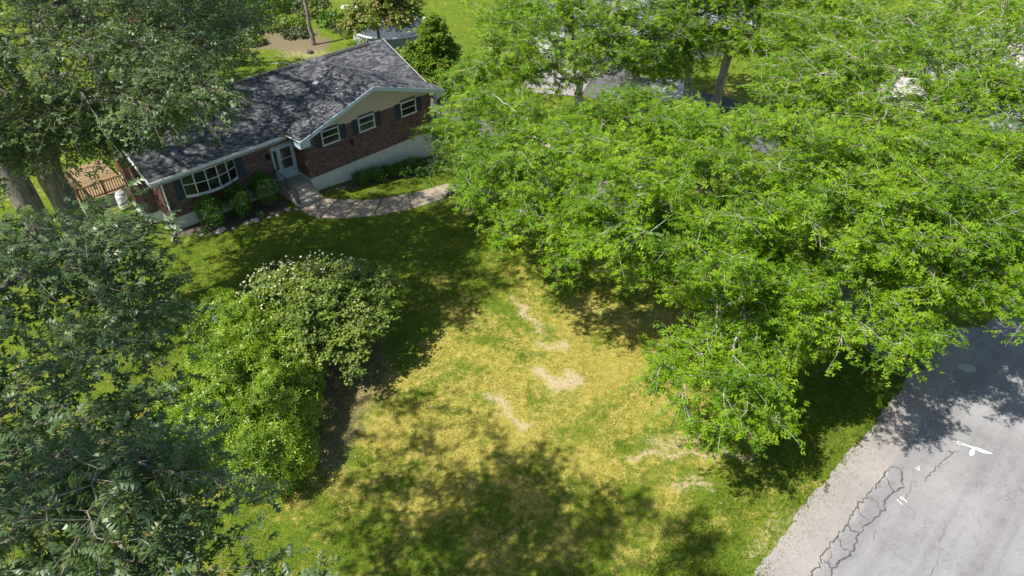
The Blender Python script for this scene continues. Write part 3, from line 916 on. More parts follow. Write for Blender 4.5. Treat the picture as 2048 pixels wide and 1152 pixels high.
principled(nt, out, ramp(nt, noise(nt, objvec(nt), 1.2, 2), [(.35, (.010, .014, .014)), (.55, (.035, .042, .030)), (.7, (.085, .085, .055))]), .08, .4)  # lighter green-brown reflections painted into the dark pane colour
M['glass'] = m
m, nt, out = mat('curtain_glass')
cv = objvec(nt); wv = N(nt, 'ShaderNodeTexWave'); wv.inputs['Scale'].default_value = 3.0; wv.inputs['Distortion'].default_value = 3; nt.links.new(cv, wv.inputs[0])
principled(nt, out, ramp(nt, wv.outputs['Fac'], [(.35, (.015, .014, .013)), (.6, (.10, .075, .05)), (.85, (.20, .17, .13))]), .06, .7)
M['door_glass'] = m

def wall_bricks(bm_list, p0, du, length, z0, z1, nrm, holes=(), cut=None, bl=.205, bh=.068, joint=.017, th=.012):
    """courses of running bond on a vertical plane; p0 start, du unit direction, nrm outward"""
    rows = int((z1 - z0) / (bh + joint))
    hh = (z1 - z0) / rows
    V = []; T = []
    du = np.array([du[0], du[1], 0.]); nr = np.array([nrm[0], nrm[1], 0.]); p0 = np.array([p0[0], p0[1], 0.])
    for r_ in range(rows):
        za = z0 + r_ * hh + joint / 2; zb = z0 + (r_ + 1) * hh - joint / 2
        x = -(.5 * bl if r_ % 2 else 0)
        while x < length - .02:
            a = max(0, x) + joint / 2; b = min(length, x + bl) - joint / 2
            x += bl
            if b - a < .03: continue
            spans = [(a, b)]
            for h0, h1, hz0, hz1 in holes:
                if zb > hz0 + .01 and za < hz1 - .01:
                    ns = []
                    for s0, s1 in spans:
                        if s1 <= h0 or s0 >= h1: ns.append((s0, s1))
                        else:
                            if s0 < h0 - .03: ns.append((s0, h0 - .004))
                            if s1 > h1 + .03: ns.append((h1 + .004, s1))
                    spans = ns
            for s0, s1 in spans:
                if cut is not None and (zb > cut(s0) or zb > cut(s1)): continue
                o = th * (.75 + .5 * rng.random())
                c = [p0 + du * s0, p0 + du * s1]
                V += [c[0] + (0, 0, za), c[1] + (0, 0, za), c[1] + (0, 0, zb), c[0] + (0, 0, zb)]
                V += [c[0] + nr * o + (0, 0, za), c[1] + nr * o + (0, 0, za), c[1] + nr * o + (0, 0, zb), c[0] + nr * o + (0, 0, zb)]
                T.append(rng.random())
    bm_list.append((np.array(V), np.array(T)))
def build_bricks(parts, parent):
    V = np.concatenate([p[0] for p in parts]); T = np.concatenate([p[1] for p in parts])
    n = len(T)
    f = np.array([[4, 5, 6, 7], [0, 1, 5, 4], [3, 7, 6, 2], [0, 4, 7, 3], [1, 2, 6, 5]])
    F = (f[None] + (np.arange(n) * 8)[:, None, None]).reshape(-1, 4)
    o = mesh_np('bricks', V, F, M['brick'], parent, np.repeat(T, 8)); o['kind'] = 'stuff'
# wall cores (mortar) set back behind the brick faces
mb = MB()
mb.box((.0, .012, ZF), (W - .0, .25, ZE + .25))                        # front of the wing
mb.box((.0, .25, ZF), (.25, D0, ZE + .2)); mb.box((W - .25, .25, ZF), (W, DB, ZE + .2))
mb.box((-ML, D0 + .012, ZF), (-.001, D0 + .25, ZE + .2)); mb.box((-ML, D0 + .25, ZF), (-ML + .25, DB, ZE + .2))
mb.box((-ML + .25, DB - .25, ZF), (W - .25, DB, ZE + .2))
wall = mb.build('wall', M['mortar'], house)
br = []
WIN = [(1.14, 2.34, 2.70, 3.58), (3.72, 4.90, 2.68, 3.56), (6.92, 8.12, 2.64, 3.54)]
# the brick of the wing stops under the siding at 3.55
wall_bricks(br, (0, .012), (1, 0), W, ZF, 3.50, (0, -1), [(a, b, c, d) for a, b, c, d in WIN])
wall_bricks(br, (-ML, D0 + .012), (1, 0), ML, ZF, ZE + .05, (0, -1), [(ML - 6.72, ML - 3.66, 1.98, 3.4), (ML - 1.46, ML, 0, 2.92)])
wall_bricks(br, (0, .0), (0, 1), D0, ZF, ZE, (-1, 0))
wall_bricks(br, (W, .0), (0, 1), DB, ZF, ZE, (1, 0))
cutL = lambda s: 3.70 + SM * min(s + D0 - .74, 9.82 - s - D0) - .12
wall_bricks(br, (-ML, D0), (0, 1), DB - D0, ZF, 5.3, (-1, 0), cut=cutL)
# gable end backing on the left and right
mb = MB()
for u0, u1 in ((-ML, -ML + .22), (W - .22, W - .0)):
    lo = [(u0, D0 + .3, ZE + .2), (u1, D0 + .3, ZE + .2), (u1, DB, ZE + .2), (u0, DB, ZE + .2)]
    V = [(u0, D0, ZE + .2), (u0, DB, ZE + .2), (u0, VR, ZRIDGE - .14), (u1, D0, ZE + .2), (u1, DB, ZE + .2), (u1, VR, ZRIDGE - .14)]
    mb.add(V, [[0, 1, 2], [5, 4, 3], [0, 3, 4, 1], [1, 4, 5, 2], [2, 5, 3, 0]])
o = mb.build('gable_wall', M['mortar'], house); o['kind'] = 'stuff'
# chimney breast and stack on the left wall
mb = MB()
mb.box((-8.52, 3.0, ZF - .0), (-ML - .014, 5.3, 3.86)); mb.box((-8.40, 3.75, 3.86), (-ML + .3, 4.65, 5.95))
chim = mb.build('chimney', M['mortar'], house)
wall_bricks(br, (-8.52, 3.0), (1, 0), .64, .85, 3.9, (0, -1)); wall_bricks(br, (-8.52, 3.0), (0, 1), 2.3, .85, 3.9, (-1, 0))
wall_bricks(br, (-8.40, 3.75), (1, 0), .84, 3.9, 5.95, (0, -1)); wall_bricks(br, (-8.40, 3.75), (0, 1), .9, 3.9, 5.95, (-1, 0)); wall_bricks(br, (-ML + .3, 3.75), (0, 1), .9, 4.2, 5.95, (1, 0)); 
build_bricks(br, house)
mb = MB(); mb.box((-8.47, 3.68, 5.95), (-ML + .37, 4.72, 6.06)); mb.build('chimney_cap', M['concrete'], chim)
mb = MB()
for y in (4.0, 4.4): mb.lathe([(.13, 0), (.13, .28), (.11, .3)], (-8.0, y, 6.06), 12)
mb.build('flue', M['copper_rust'], chim)
# foundation
mb = MB()
mb.box((.02, .02, -1.6), (W - .02, .3, ZF)); mb.box((.02, .3, -1.6), (.3, D0 + .1, ZF)); mb.box((W - .3, .3, -1.6), (W - .02, DB - .02, ZF))
mb.box((-ML + .02, D0 + .02, -.6), (.02, D0 + .3, ZF)); mb.box((-ML + .02, D0 + .3, -.6), (-ML + .3, DB - .02, ZF)); mb.box((-8.50, 3.02, -.6), (-ML + .02, 5.28, ZF - .002))
mb.box((-ML + .3, DB - .3, -.6), (W - .3, DB - .02, ZF))
mb.build('foundation', M['foundation'], house)
# gable siding boards over the wing
zb0 = 3.51; hb = .205
k = 0
while True:
    z0 = zb0 + k * hb; z1 = z0 + hb
    def half(z): return (5.52 - .10 - z) / SG
    h0 = min(half(z0), W / 2 - .0); h1 = min(max(half(z1), .02), W / 2)
    if half(z0) < .15: break
    c = W / 2
    lo = [(c - h0, -.022, z0), (c + h0, -.022, z0), (c + h0, .012, z0), (c - h0, .012, z0)]
    hi = [(c - h1, -.004, z1 + .015), (c + h1, -.004, z1 + .015), (c + h1, .012, z1 + .015), (c - h1, .012, z1 + .015)]
    # leave the heads of the windows free
    segs = [(-99, 99)]
    if z0 < 3.6:
        cuts = sorted([(a - .01, b + .01) for a, b, _, d in WIN if d + .04 > z0])
        segs = []; s0 = -99
        for a, b in cuts:
            segs.append((s0, a)); s0 = b
        segs.append((s0, 99))
    for s0, s1 in segs:
        f = lambda p: (min(max(p[0], s0), s1), p[1], p[2])
        L = [f(p) for p in lo]; H = [f(p) for p in hi]
        if L[1][0] - L[0][0] > .05:
            MB().hexa(L, H).build('siding_board', M['siding'], house)
    k += 1
# windows of the wing
for a, b, z0, z1 in WIN:
    mb = MB(); t = .07
    mb.box((a, -.05, z0), (a + t, .10, z1)); mb.box((b - t, -.05, z0), (b, .10, z1)); mb.box((a + t, -.05, z1 - t), (b - t, .10, z1)); mb.box((a - .03, -.08, z0 - .05), (b + .03, .10, z0 + .04))
    w = mb.build('window', M['white_trim'], house)
    zm = (z0 + z1) / 2 + .0
    MB().box((a + t, -.044, zm - .025), (b - t, .06, zm + .03)).build('meeting_rail', M['white_trim'], w)
    MB().box((a + t, -.030, zm + .03), (b - t, -.018, z1 - t)).build('pane', M['glass'], w)
    MB().box((a + t, -.016, z0 + .04), (b - t, -.006, zm - .025)).build('pane', M['glass'], w)
    for s0, s1 in ((a - .44, a - .035), (b + .035, b + .44)):
        mb = MB()
        mb.box((s0, -.045, z0 - .03), (s0 + .05, -.004, z1 + .02)); mb.box((s1 - .05, -.045, z0 - .03), (s1, -.004, z1 + .02))
        for zz in (z0 - .03, zm - .03, z1 - .04): mb.box((s0 + .05, -.045, zz), (s1 - .05, -.004, zz + .06))
        sh = mb.build('shutter', M['shutter'], house)
        mb = MB(); zz = z0 + .04
        while zz < z1 - .06:
            mb.hexa([(s0 + .05, -.034, zz), (s1 - .05, -.034, zz), (s1 - .05, -.022, zz), (s0 + .05, -.022, zz)], [(s0 + .05, -.014, zz + .045), (s1 - .05, -.014, zz + .045), (s1 - .05, -.006, zz + .045), (s0 + .05, -.006, zz + .045)])
            zz += .05
        o = mb.build('louvres', M['shutter'], sh); o['kind'] = 'stuff'
# bow window on the main front: five panels on an arc
b0, b1 = -6.70, -3.68
zs0, zs1 = 1.95, 3.30
cu = (b0 + b1) / 2; hwid = (b1 - b0) / 2; sag = .42
Rr_ = (hwid ** 2 + sag ** 2) / (2 * sag)
ang = math.asin(hwid / Rr_)
def arc(t, off=0):
    a = -ang + 2 * ang * t
    return (cu + (Rr_ + off) * math.sin(a), D0 + (Rr_ - sag) - (Rr_ + off) * math.cos(a))
bowpts = [arc(t) for t in np.linspace(0, 1, 6)]
mb = MB()
po = [arc(t, .05) for t in np.linspace(0, 1, 11)]
mb.prism([(p[0], p[1]) for p in po] + [(b1, D0 + .1), (b0, D0 + .1)], zs1, zs1 + .09)
bow = mb.build('bow_window', M['white_trim'], house)
MB().prism([(p[0], p[1]) for p in po] + [(b1, D0 + .1), (b0, D0 + .1)], zs0 - .09, zs0).build('window_sill', M['white_trim'], bow)
for i in range(5):
    (x0, y0), (x1, y1) = bowpts[i], bowpts[i + 1]
    d = Vector((x1 - x0, y1 - y0, 0)); L = d.length; d.normalize(); nn = Vector((d.y, -d.x, 0))
    def q(s, o, z): return (x0 + d.x * s + nn.x * o, y0 + d.y * s + nn.y * o, z)
    mb = MB()
    def bx(s0, s1, z0, z1, o0=-.05, o1=.03, m=None):
        (m or mb).hexa([q(s0, o1, z0), q(s1, o1, z0), q(s1, o0, z0), q(s0, o0, z0)], [q(s0, o1, z1), q(s1, o1, z1), q(s1, o0, z1), q(s0, o0, z1)])
    zm = (zs0 + zs1) / 2
    e = .028
    bx(0, e, zs0, zs1); bx(L - e, L, zs0, zs1); bx(e, L - e, zs0, zs0 + .05); bx(e, L - e, zs1 - .05, zs1); bx(e, L - e, zm - .022, zm + .022, -.03, .02)
    mb.build('sash', M['white_trim'], bow)
    for z0, z1 in ((zs0 + .05, zm - .022), (zm + .022, zs1 - .05)):
        m2 = MB(); bx(e, L - e, z0, z1, -.012, 0, m2); m2.build('pane', M['glass'], bow)
# brick apron below the bow
mb = MB()
mb.prism([(p[0], p[1]) for p in [arc(t, -.06) for t in np.linspace(.06, .94, 9)]] + [(b1 - .2, D0 + .05), (b0 + .2, D0 + .05)], ZF, zs0 - .095, .35)
o = mb.build('bow_apron', M['brick'], house)
for s0, s1 in ((-7.16, -6.76), (-3.62, -3.2)):
    mb = MB(); z0, z1 = 1.86, 3.26
    mb.box((s0, D0 - .045, z0), (s0 + .05, D0 - .004, z1)); mb.box((s1 - .05, D0 - .045, z0), (s1, D0 - .004, z1))
    for zz in (z0, 2.52, z1 - .06): mb.box((s0 + .05, D0 - .045, zz), (s1 - .05, D0 - .004, zz + .06))
    sh = mb.build('shutter', M['shutter'], house)
    mb = MB(); zz = z0 + .06
    while zz < z1 - .06:
        mb.hexa([(s0 + .05, D0 - .034, zz), (s1 - .05, D0 - .034, zz), (s1 - .05, D0 - .022, zz), (s0 + .05, D0 - .022, zz)], [(s0 + .05, D0 - .014, zz + .045), (s1 - .05, D0 - .014, zz + .045), (s1 - .05, D0 - .006, zz + .045), (s0 + .05, D0 - .006, zz + .045)])
        zz += .05
    o = mb.build('louvres', M['shutter'], sh); o['kind'] = 'stuff'
# basement window
mb = MB(); a, b, z0, z1 = -5.84, -4.96, .30, .88
mb.box((a, D0 - .03, z0), (a + .06, D0 + .015, z1)); mb.box((b - .06, D0 - .03, z0), (b, D0 + .015, z1)); mb.box((a + .06, D0 - .03, z1 - .06), (b - .06, D0 + .015, z1)); mb.box((a + .06, D0 - .03, z0), (b - .06, D0 + .015, z0 + .06)); mb.box(((a + b) / 2 - .025, D0 - .02, z0 + .06), ((a + b) / 2 + .025, D0 + .015, z1 - .06))
w = mb.build('basement_window', M['white_trim'], house)
MB().box((a + .06, D0 - .006, z0 + .06), ((a + b) / 2 - .025, D0 + .01, z1 - .06)).build('pane', M['glass'], w)
MB().box(((a + b) / 2 + .025, D0 - .006, z0 + .06), (b - .06, D0 + .01, z1 - .06)).build('pane', M['glass'], w)
# entrance: storm door with one sidelight
ZD = .78
mb = MB(); y0, y1 = D0 - .055, D0 + .08
mb.box((-1.45, y0, ZD), (-1.38, y1, 2.86)); mb.box((-1.08, y0, ZD), (-1.0, y1, 2.78)); mb.box((-.10, y0, ZD), (-.02, y1, 2.86)); mb.box((-1.38, y0, 2.78), (-.10, y1, 2.86)); mb.box((-1.47, y0 - .06, ZD - .05), (-.005, y1, ZD))
fr = mb.build('door_frame', M['door'], house)
mb = MB(); mb.box((-1.38, y0 + .03, ZD), (-1.08, y1, ZD + .62)); mb.box((-1.38, y0 + .03, 2.66), (-1.08, y1, 2.78)); mb.box((-1.38, y0 + .03, ZD + .62), (-1.33, y1, 2.66)); mb.box((-1.13, y0 + .03, ZD + .62), (-1.08, y1, 2.66))
sl = mb.build('sidelight', M['door'], fr)
MB().box((-1.33, y0 + .06, ZD + .62), (-1.13, y0 + .075, 2.66)).build('sidelight_pane', M['glass'], fr)
mb = MB(); x0, x1 = -1.0, -.10; yd = y0 + .012
mb.box((x0, yd, ZD), (x0 + .12, y1, 2.78)); mb.box((x1 - .12, yd, ZD), (x1, y1, 2.78)); mb.box((x0 + .12, yd, 2.66), (x1 - .12, y1, 2.78)); mb.box((x0 + .12, yd, ZD), (x1 - .12, y1, ZD + .22)); mb.box((x0 + .12, yd, ZD + .52), (x1 - .12, y1, ZD + .58)); mb.box((x0 + .12, yd, 1.98), (x1 - .12, y1, 2.03)); mb.box((x0 + .16, yd + .02, ZD + .22), (x1 - .16, y1, ZD + .52)); 
dr_ = mb.build('front_door', M['door'], house)
MB().box((x0 + .12, yd + .03, ZD + .58), (x1 - .12, yd + .045, 1.98)).build('pane', M['door_glass'], dr_)
MB().box((x0 + .12, yd + .03, 2.03), (x1 - .12, yd + .045, 2.66)).build('pane', M['door_glass'], dr_)
mb = MB(); mb.box((x0 + .03, yd - .03, 1.70), (x0 + .07, yd, 1.92)); mb.bar((x0 + .05, yd - .05, 1.74), (x0 + .05, yd - .05, 1.88), .02); mb.build('handle', M['iron'], dr_)
# lamps on the brick
for u0, v0, z0 in ((3.05, -.0, 2.3), (-1.72, D0, 2.5)):
    mb = MB(); mb.box((u0 - .06, v0 - .03, z0 - .1), (u0 + .06, v0 - .002, z0 + .14)); mb.lathe([(.03, .18), (.09, .14), (.10, -.12), (.04, -.2)], (u0, v0 - .13, z0), 8); mb.bar((u0, v0 - .03, z0 + .1), (u0, v0 - .12, z0 + .17), .025)
    mb.build('wall_lamp', M['iron'], house)

# roof: boarded body, then lapped shingle tabs
def main_z(v): return ZR + SM * (v - (D0 - OH)) if v <= VR else ZRIDGE - SM * (v - VR)
V0F = D0 - OH
V0B = VR + (VR - V0F)
UL, UR = -ML - OHL, W + OHR
cg = W / 2
EL, ER = -OHS, W + OHS
vl = lambda u: V0F + SG / SM * (u - EL)
vrr = lambda u: V0F + SG / SM * (ER - u)
ZA = ZR + SG * (cg - EL)
vj = min(vl(cg), VR - .02)
mb = MB(); th = .10
def slab(poly):
    n = len(poly)
    V = [p for p in poly] + [(p[0], p[1], p[2] - th) for p in poly]
    mb.add(V, [list(range(n)), list(range(n, 2 * n))[::-1]] + [[i, n + i, n + (i + 1) % n, (i + 1) % n] for i in range(n)])
slab([(UL, V0F, ZR), (EL, V0F, ZR), (cg, vj, main_z(vj)), (UR, vrr(UR), main_z(vrr(UR))), (UR, VR, ZRIDGE), (UL, VR, ZRIDGE)])
slab([(UL, VR, ZRIDGE), (UR, VR, ZRIDGE), (UR, V0B, ZR), (UL, V0B, ZR)])
slab([(EL, -OH, ZR), (cg, -OH, ZA), (cg, vj, ZA), (EL, V0F, ZR)])
slab([(cg, -OH, ZA), (ER, -OH, ZR), (ER, V0F, ZR), (cg, vj, ZA)])
roof = mb.build('roof', M['roof_deck'], house)
def shingles(o, e, g, nrm, emax, gmax, test, Vs, Ts, expo=.142, tab=.30):
    o = np.array(o, float); e = np.array(e, float); g = np.array(g, float); nrm = np.array(nrm, float)
    r_ = 0; y = -.03
    while y < gmax:
        x = rng.uniform(-tab, 0)
        while x < emax:
            w = tab * rng.uniform(.55, 1.25)
            a, b = x + .003, x + w - .003
            x += w
            cx, cy_ = (a + b) / 2, y + expo / 2
            if not (test(a + .02, cy_) and test(b - .02, cy_)): continue
            h1 = .012 + .010 * rng.random(); h0 = .004
            y1 = y + expo + .02
            base = o + e * a; base2 = o + e * b
            for hh_ in (0.0,):
                Vs.append([base + g * y + nrm * .001, base2 + g * y + nrm * .001, base2 + g * y + nrm * h1, base + g * y + nrm * h1, base + g * y1 + nrm * h0, base2 + g * y1 + nrm * h0])
            Ts.append(rng.random())
        y += expo; r_ += 1
Vs = []; Ts = []
lm = math.hypot(1, SM); lg = math.hypot(1, SG)
gm = (0, 1 / lm, SM / lm); nm = (0, -SM / lm, 1 / lm)
fv = lambda y: V0F + y / lm
shingles((UL, V0F, ZR), (1, 0, 0), gm, nm, UR - UL, (VR - V0F) * lm, lambda x, y: 0 <= x <= UR - UL and fv(y) < VR - .06 and fv(y) > (vl(UL + x) + .03 if UL + x < cg else vrr(UL + x) + .03) if UL + x > EL else (0 <= x and fv(y) < VR - .06), Vs, Ts)
shingles((UR, V0B, ZR), (-1, 0, 0), (0, -1 / lm, SM / lm), (0, SM / lm, 1 / lm), UR - UL, (VR - V0F) * lm, lambda x, y: 0 <= x <= UR - UL and y < (VR - V0F) * lm - .06, Vs, Ts, .30, .9)
LG = vj + OH
shingles((EL, V0F + 4.4, ZR), (0, -1, 0), (1 / lg, 0, SG / lg), (-SG / lg, 0, 1 / lg), LG + 6, (cg - EL) * lg, lambda x, y: y < (cg - EL) * lg - .05 and -OH <= V0F + 4.4 - x <= vl(EL + y / lg) - .03, Vs, Ts)
shingles((ER, -OH, ZR), (0, 1, 0), (-1 / lg, 0, SG / lg), (SG / lg, 0, 1 / lg), LG + 6, (cg - EL) * lg, lambda x, y: y < (cg - EL) * lg - .05 and 0 <= x and -OH + x <= vrr(ER - y / lg) - .03, Vs, Ts)
V = np.array(Vs).reshape(-1, 3); n = len(Ts)
f4 = np.array([[0, 1, 2, 3], [3, 2, 5, 4]])
F = (f4[None] + (np.arange(n) * 6)[:, None, None]).reshape(-1, 4)
o = mesh_np('shingles', V, F, M['shingle'], roof, np.repeat(np.array(Ts), 6)); o['kind'] = 'stuff'
# ridge caps and ridge vents
mb = MB()
for k in range(int((UR - UL) / .2)):
    u0 = UL + k * .2; u1 = min(u0 + .21, UR)
    z = ZRIDGE + .018
    mb.add([(u0, VR - .15, z - .15 * SM), (u1, VR - .15, z - .15 * SM - .006), (u1, VR, z - .006), (u0, VR, z), (u0, VR + .15, z - .15 * SM), (u1, VR + .15, z - .15 * SM - .006)], [[0, 1, 2, 3], [3, 2, 5, 4]], random.random())
for k in range(int((vj + OH) / .2)):
    v0 = -OH + k * .2; v1 = v0 + .21; z = ZA + .018
    mb.add([(cg - .15, v0, z - .15 * SG), (cg - .15, v1, z - .15 * SG - .006), (cg, v1, z - .006), (cg, v0, z), (cg + .15, v0, z - .15 * SG), (cg + .15, v1, z - .15 * SG - .006)], [[3, 2, 1, 0], [4, 5, 2, 3]], random.random())
o = mb.build('ridge_caps', M['shingle'], roof); o['kind'] = 'stuff'
for u0, u1 in ((-7.0, -4.2), (-3.4, -.6), (.4, 3.4), (5.2, 8.6)):
    mb = MB(); z = ZRIDGE + .02
    for s in (-1, 1):
        mb.hexa([(u0, VR, z), (u1, VR, z), (u1, VR + s * .17, z - .17 * SM), (u0, VR + s * .17, z - .17 * SM)], [(u0, VR, z + .055), (u1, VR, z + .055), (u1, VR + s * .19, z - .19 * SM + .045), (u0, VR + s * .19, z - .19 * SM + .045)])
    mb.build('ridge_vent', M['roof_deck'], roof)
mb = MB(); z = ZA + .02
for s in (-1, 1):
    mb.hexa([(cg, 1.4, z), (cg, 4.2, z), (cg + s * .17, 4.2, z - .17 * SG), (cg + s * .17, 1.4, z - .17 * SG)], [(cg, 1.4, z + .055), (cg, 4.2, z + .055), (cg + s * .19, 4.2, z - .19 * SG + .045), (cg + s * .19, 1.4, z - .19 * SG + .045)])
mb.build('ridge_vent', M['roof_deck'], roof)
# vent pipe with a pale boot
zv = ZR + SG * (4.0 - EL)
u_, v_ = 3.15, 3.2
zv = ZR + SG * (u_ - EL)
mb = MB(); mb.lathe([(.05, 0), (.05, .28), (.035, .28)], (u_, v_, zv), 10); mb.hexa([(u_ - .18, v_ - .16, zv - .18 * SG + .022), (u_ + .18, v_ - .16, zv + .18 * SG + .022), (u_ + .18, v_ + .16, zv + .18 * SG + .022), (u_ - .18, v_ + .16, zv - .18 * SG + .022)], [(u_ - .18, v_ - .16, zv - .18 * SG + .03), (u_ + .18, v_ - .16, zv + .18 * SG + .03), (u_ + .18, v_ + .16, zv + .18 * SG + .03), (u_ - .18, v_ + .16, zv - .18 * SG + .03)])
mb.build('vent_pipe', M['white_trim'], roof)
# fascia, gutter, soffit
mb = MB()
fd = .20
mb.hexa([(EL - .02, -OH - .03, ZR - .03 - fd), (cg, -OH - .03, ZA - .03 - fd), (cg, -OH + .0, ZA - .03 - fd), (EL - .02, -OH, ZR - .03 - fd)], [(EL - .02, -OH - .03, ZR + .01), (cg, -OH - .03, ZA + .01), (cg, -OH, ZA + .01), (EL - .02, -OH, ZR + .01)])
mb.build('rake_fascia', M['trim'], house)
mb = MB()
mb.hexa([(cg, -OH - .03, ZA - .03 - fd), (ER + .02, -OH - .03, ZR - .03 - fd), (ER + .02, -OH, ZR - .03 - fd), (cg, -OH, ZA - .03 - fd)], [(cg, -OH - .03, ZA + .01), (ER + .02, -OH - .03, ZR + .01), (ER + .02, -OH, ZR + .01), (cg, -OH, ZA + .01)])
mb.build('rake_fascia', M['trim'], house)
for s in (-1, 1):     # boxed eave returns at the foot of the gable
    mb = MB()
    e0, e1 = (EL - .0, .02) if s < 0 else (W - .02, ER)
    z1a = ZR - .12 + (SG * (e0 - EL) if s < 0 else SG * (ER - e0)); z1b = ZR - .12 + (SG * (e1 - EL) if s < 0 else SG * (ER - e1))
    mb.hexa([(e0, -OH, ZR - .42), (e1, -OH, ZR - .42), (e1, -.03, ZR - .42), (e0, -.03, ZR - .42)], [(e0, -OH, z1a), (e1, -OH, z1b), (e1, -.03, z1b), (e0, -.03, z1a)])
    mb.build('eave_return', M['trim'], house)
mb = MB()
mb.hexa([(.02, -OH + .01, ZR + SG * .67 - .18), (cg, -OH + .01, ZA - .18), (cg, -.024, ZA - .18), (.02, -.024, ZR + SG * .67 - .18)], [(.02, -OH + .01, ZR + SG * .67 - .12), (cg, -OH + .01, ZA - .12), (cg, -.024, ZA - .12), (.02, -.024, ZR + SG * .67 - .12)])
mb.hexa([(cg, -OH + .01, ZA - .18), (W - .02, -OH + .01, ZR + SG * .67 - .18), (W - .02, -.024, ZR + SG * .67 - .18), (cg, -.024, ZA - .18)], [(cg, -OH + .01, ZA - .12), (W - .02, -OH + .01, ZR + SG * .67 - .12), (W - .02, -.024, ZR + SG * .67 - .12), (cg, -.024, ZA - .12)])
mb.box((UL + .05, V0F + .04, ZE + .10), (EL, D0, ZE + .14))
mb.build('soffit', M['soffit'], house)
MB().box((UL, V0F - .03, ZR - .22), (EL, V0F, ZR - .01)).build('eave_fascia', M['white_trim'], house)
for v0, v1, z0, z1 in ((V0F, VR, ZR, ZRIDGE), (V0B, VR, ZR, ZRIDGE)):
    a, b = sorted([(v0, z0), (v1, z1)])
    for e0, e1 in ((UL - .03, UL), (UR, UR + .03)):
        MB().hexa([(e0, a[0], a[1] - .22), (e1, a[0], a[1] - .22), (e1, b[0], b[1] - .22), (e0, b[0], b[1] - .22)], [(e0, a[0], a[1] + .01), (e1, a[0], a[1] + .01), (e1, b[0], b[1] + .01), (e0, b[0], b[1] + .01)]).build('rake_board', M['white_trim'], house)
mb = MB()
gy = V0F - .03
for a, b, c_, d_ in ((gy - .115, gy - .10, -.12, .0), (gy - .10, gy - .015, -.12, -.105), (gy - .015, gy, -.12, .0)):
    mb.box((UL - .02, a, ZR + c_), (EL - .05, b, ZR + d_))
g_ = mb.build('gutter', M['white_trim'], house)
mb = MB(); mb.lathe([(.10, 0), (.16, .06), (.09, .11)], (EL - .18, gy - .05, ZR - .02), 9); mb.build('rust_stain', M['copper_rust'], g_)
mb = MB()
mb.bar((EL - .1, V0F - .05, ZR + .03), (EL + .02, -OH, ZR + .03), .05, .05)
mb.build('drip_edge', M['white_trim'], house)
mb = MB()
mb.tube([(-ML - .25, gy - .05, ZR - .12), (-ML - .22, D0 - .45, ZR - .32), (-ML + .10, D0 - .07, ZE - .12), (-ML + .10, D0 - .07, .55), (-ML + .02, D0 - .12, .32), (-ML - .55, D0 - .75, .16)], .05, 8)
mb.build('downspout', M['white_trim'], house)

# stoop and steps
steps = empty('front_steps', (OX, OY, 0), YAW, 'grey concrete stoop with three steps below the pale front door', 'steps')
MB().box((-1.55, .1, -.1), (-.02, D0 - .06, .70)).build('landing', M['concrete'], steps, bevel=.012)
for k, (v0, v1, z) in enumerate(((-.28, .098, .53), (-.66, -.282, .36), (-1.04, -.662, .19))):
    MB().box((-1.55, v0, -.1), (-.02 + .02 * k, v1, z)).build('step', M['concrete'], steps, bevel=.012)
rail = empty('stair_railing', (OX, OY, 0), YAW, 'black iron railing down the left side of the front steps', 'railing')
mb = MB()
mb.tube([(-1.5, D0 - .1, 1.58), (-1.5, .15, 1.58), (-1.5, -.95, 1.05), (-1.5, -1.08, 1.02)], .022, 6); mb.build('top_rail', M['iron'], rail)
mb = MB(); mb.tube([(-1.5, D0 - .1, .80), (-1.5, .15, .80), (-1.5, -.95, .27)], .014, 5); mb.build('bottom_rail', M['iron'], rail)
for v0, z0, z1 in ((D0 - .12, .69, 1.58), (.15, .69, 1.58), (-.95, .18, 1.06)):
    MB().bar((-1.5, v0, z0), (-1.5, v0, z1), .035).build('post', M['iron'], rail)
for k in range(9):
    v0 = D0 - .25 - k * .12
    if v0 > .2: MB().bar((-1.5, v0, .80), (-1.5, v0, 1.57), .014).build('baluster', M['iron'], rail)
for k in range(8):
    t = (k + .7) / 8.5
    v0 = .15 - 1.1 * t
    MB().bar((-1.5, v0, .80 - .53 * t), (-1.5, v0, 1.57 - .53 * t), .014).build('baluster', M['iron'], rail)
# lawn ornament boot scraper on the walk
# stones edging the front bed
M['stone'] = simple('stone', (.36, .34, .32), .9, .15, .3, 9, .5)
def rock(x, y, r, label, group=None, flat=.6):
    bm = bmesh.new(); bmesh.ops.create_icosphere(bm, subdivisions=2, radius=r)
    s = random.random() * 9
    for v in bm.verts:
        c = v.co; k = 1 + .22 * math.sin(c.x / r * 2.3 + s) * math.sin(c.y / r * 2.9 + s) + .1 * math.sin(c.z / r * 5 + s)
        v.co = Vector((c.x * k * 1.25, c.y * k, c.z * k * flat))
    me = bpy.data.meshes.new('edging_stone'); bm.to_mesh(me); bm.free(); me.materials.append(M['stone'])
    o = link('edging_stone', me); o.location = (x, y, tz(x, y) + r * flat * .45); o.rotation_euler = (0, 0, s)
    return tag(o, label, 'stone', group)
rock(-18.35, 31.75, .17, 'small pale stone at the foot of the corner downspout')
rock(-16.1, 31.8, .26, 'largest pale stone on the edge of the front bed', flat=.5)
rock(-14.5, 32.95, .22, 'grey stone on the bed edge below the middle front shrub', flat=.5)
for k, (a, b) in enumerate([(-7.0, .15), (-5.4, -.42), (-4.6, -.5), (-3.4, -.72), (-2.9, -.8), (-2.2, -.78), (-6.6, -.05), (-1.8, -1.0)]):
    x, y = hw(a, b)
    rock(x, y, .08 + .05 * random.random(), 'fist sized dull stone in the edging of the front bed', 'small stones edging the front bed')
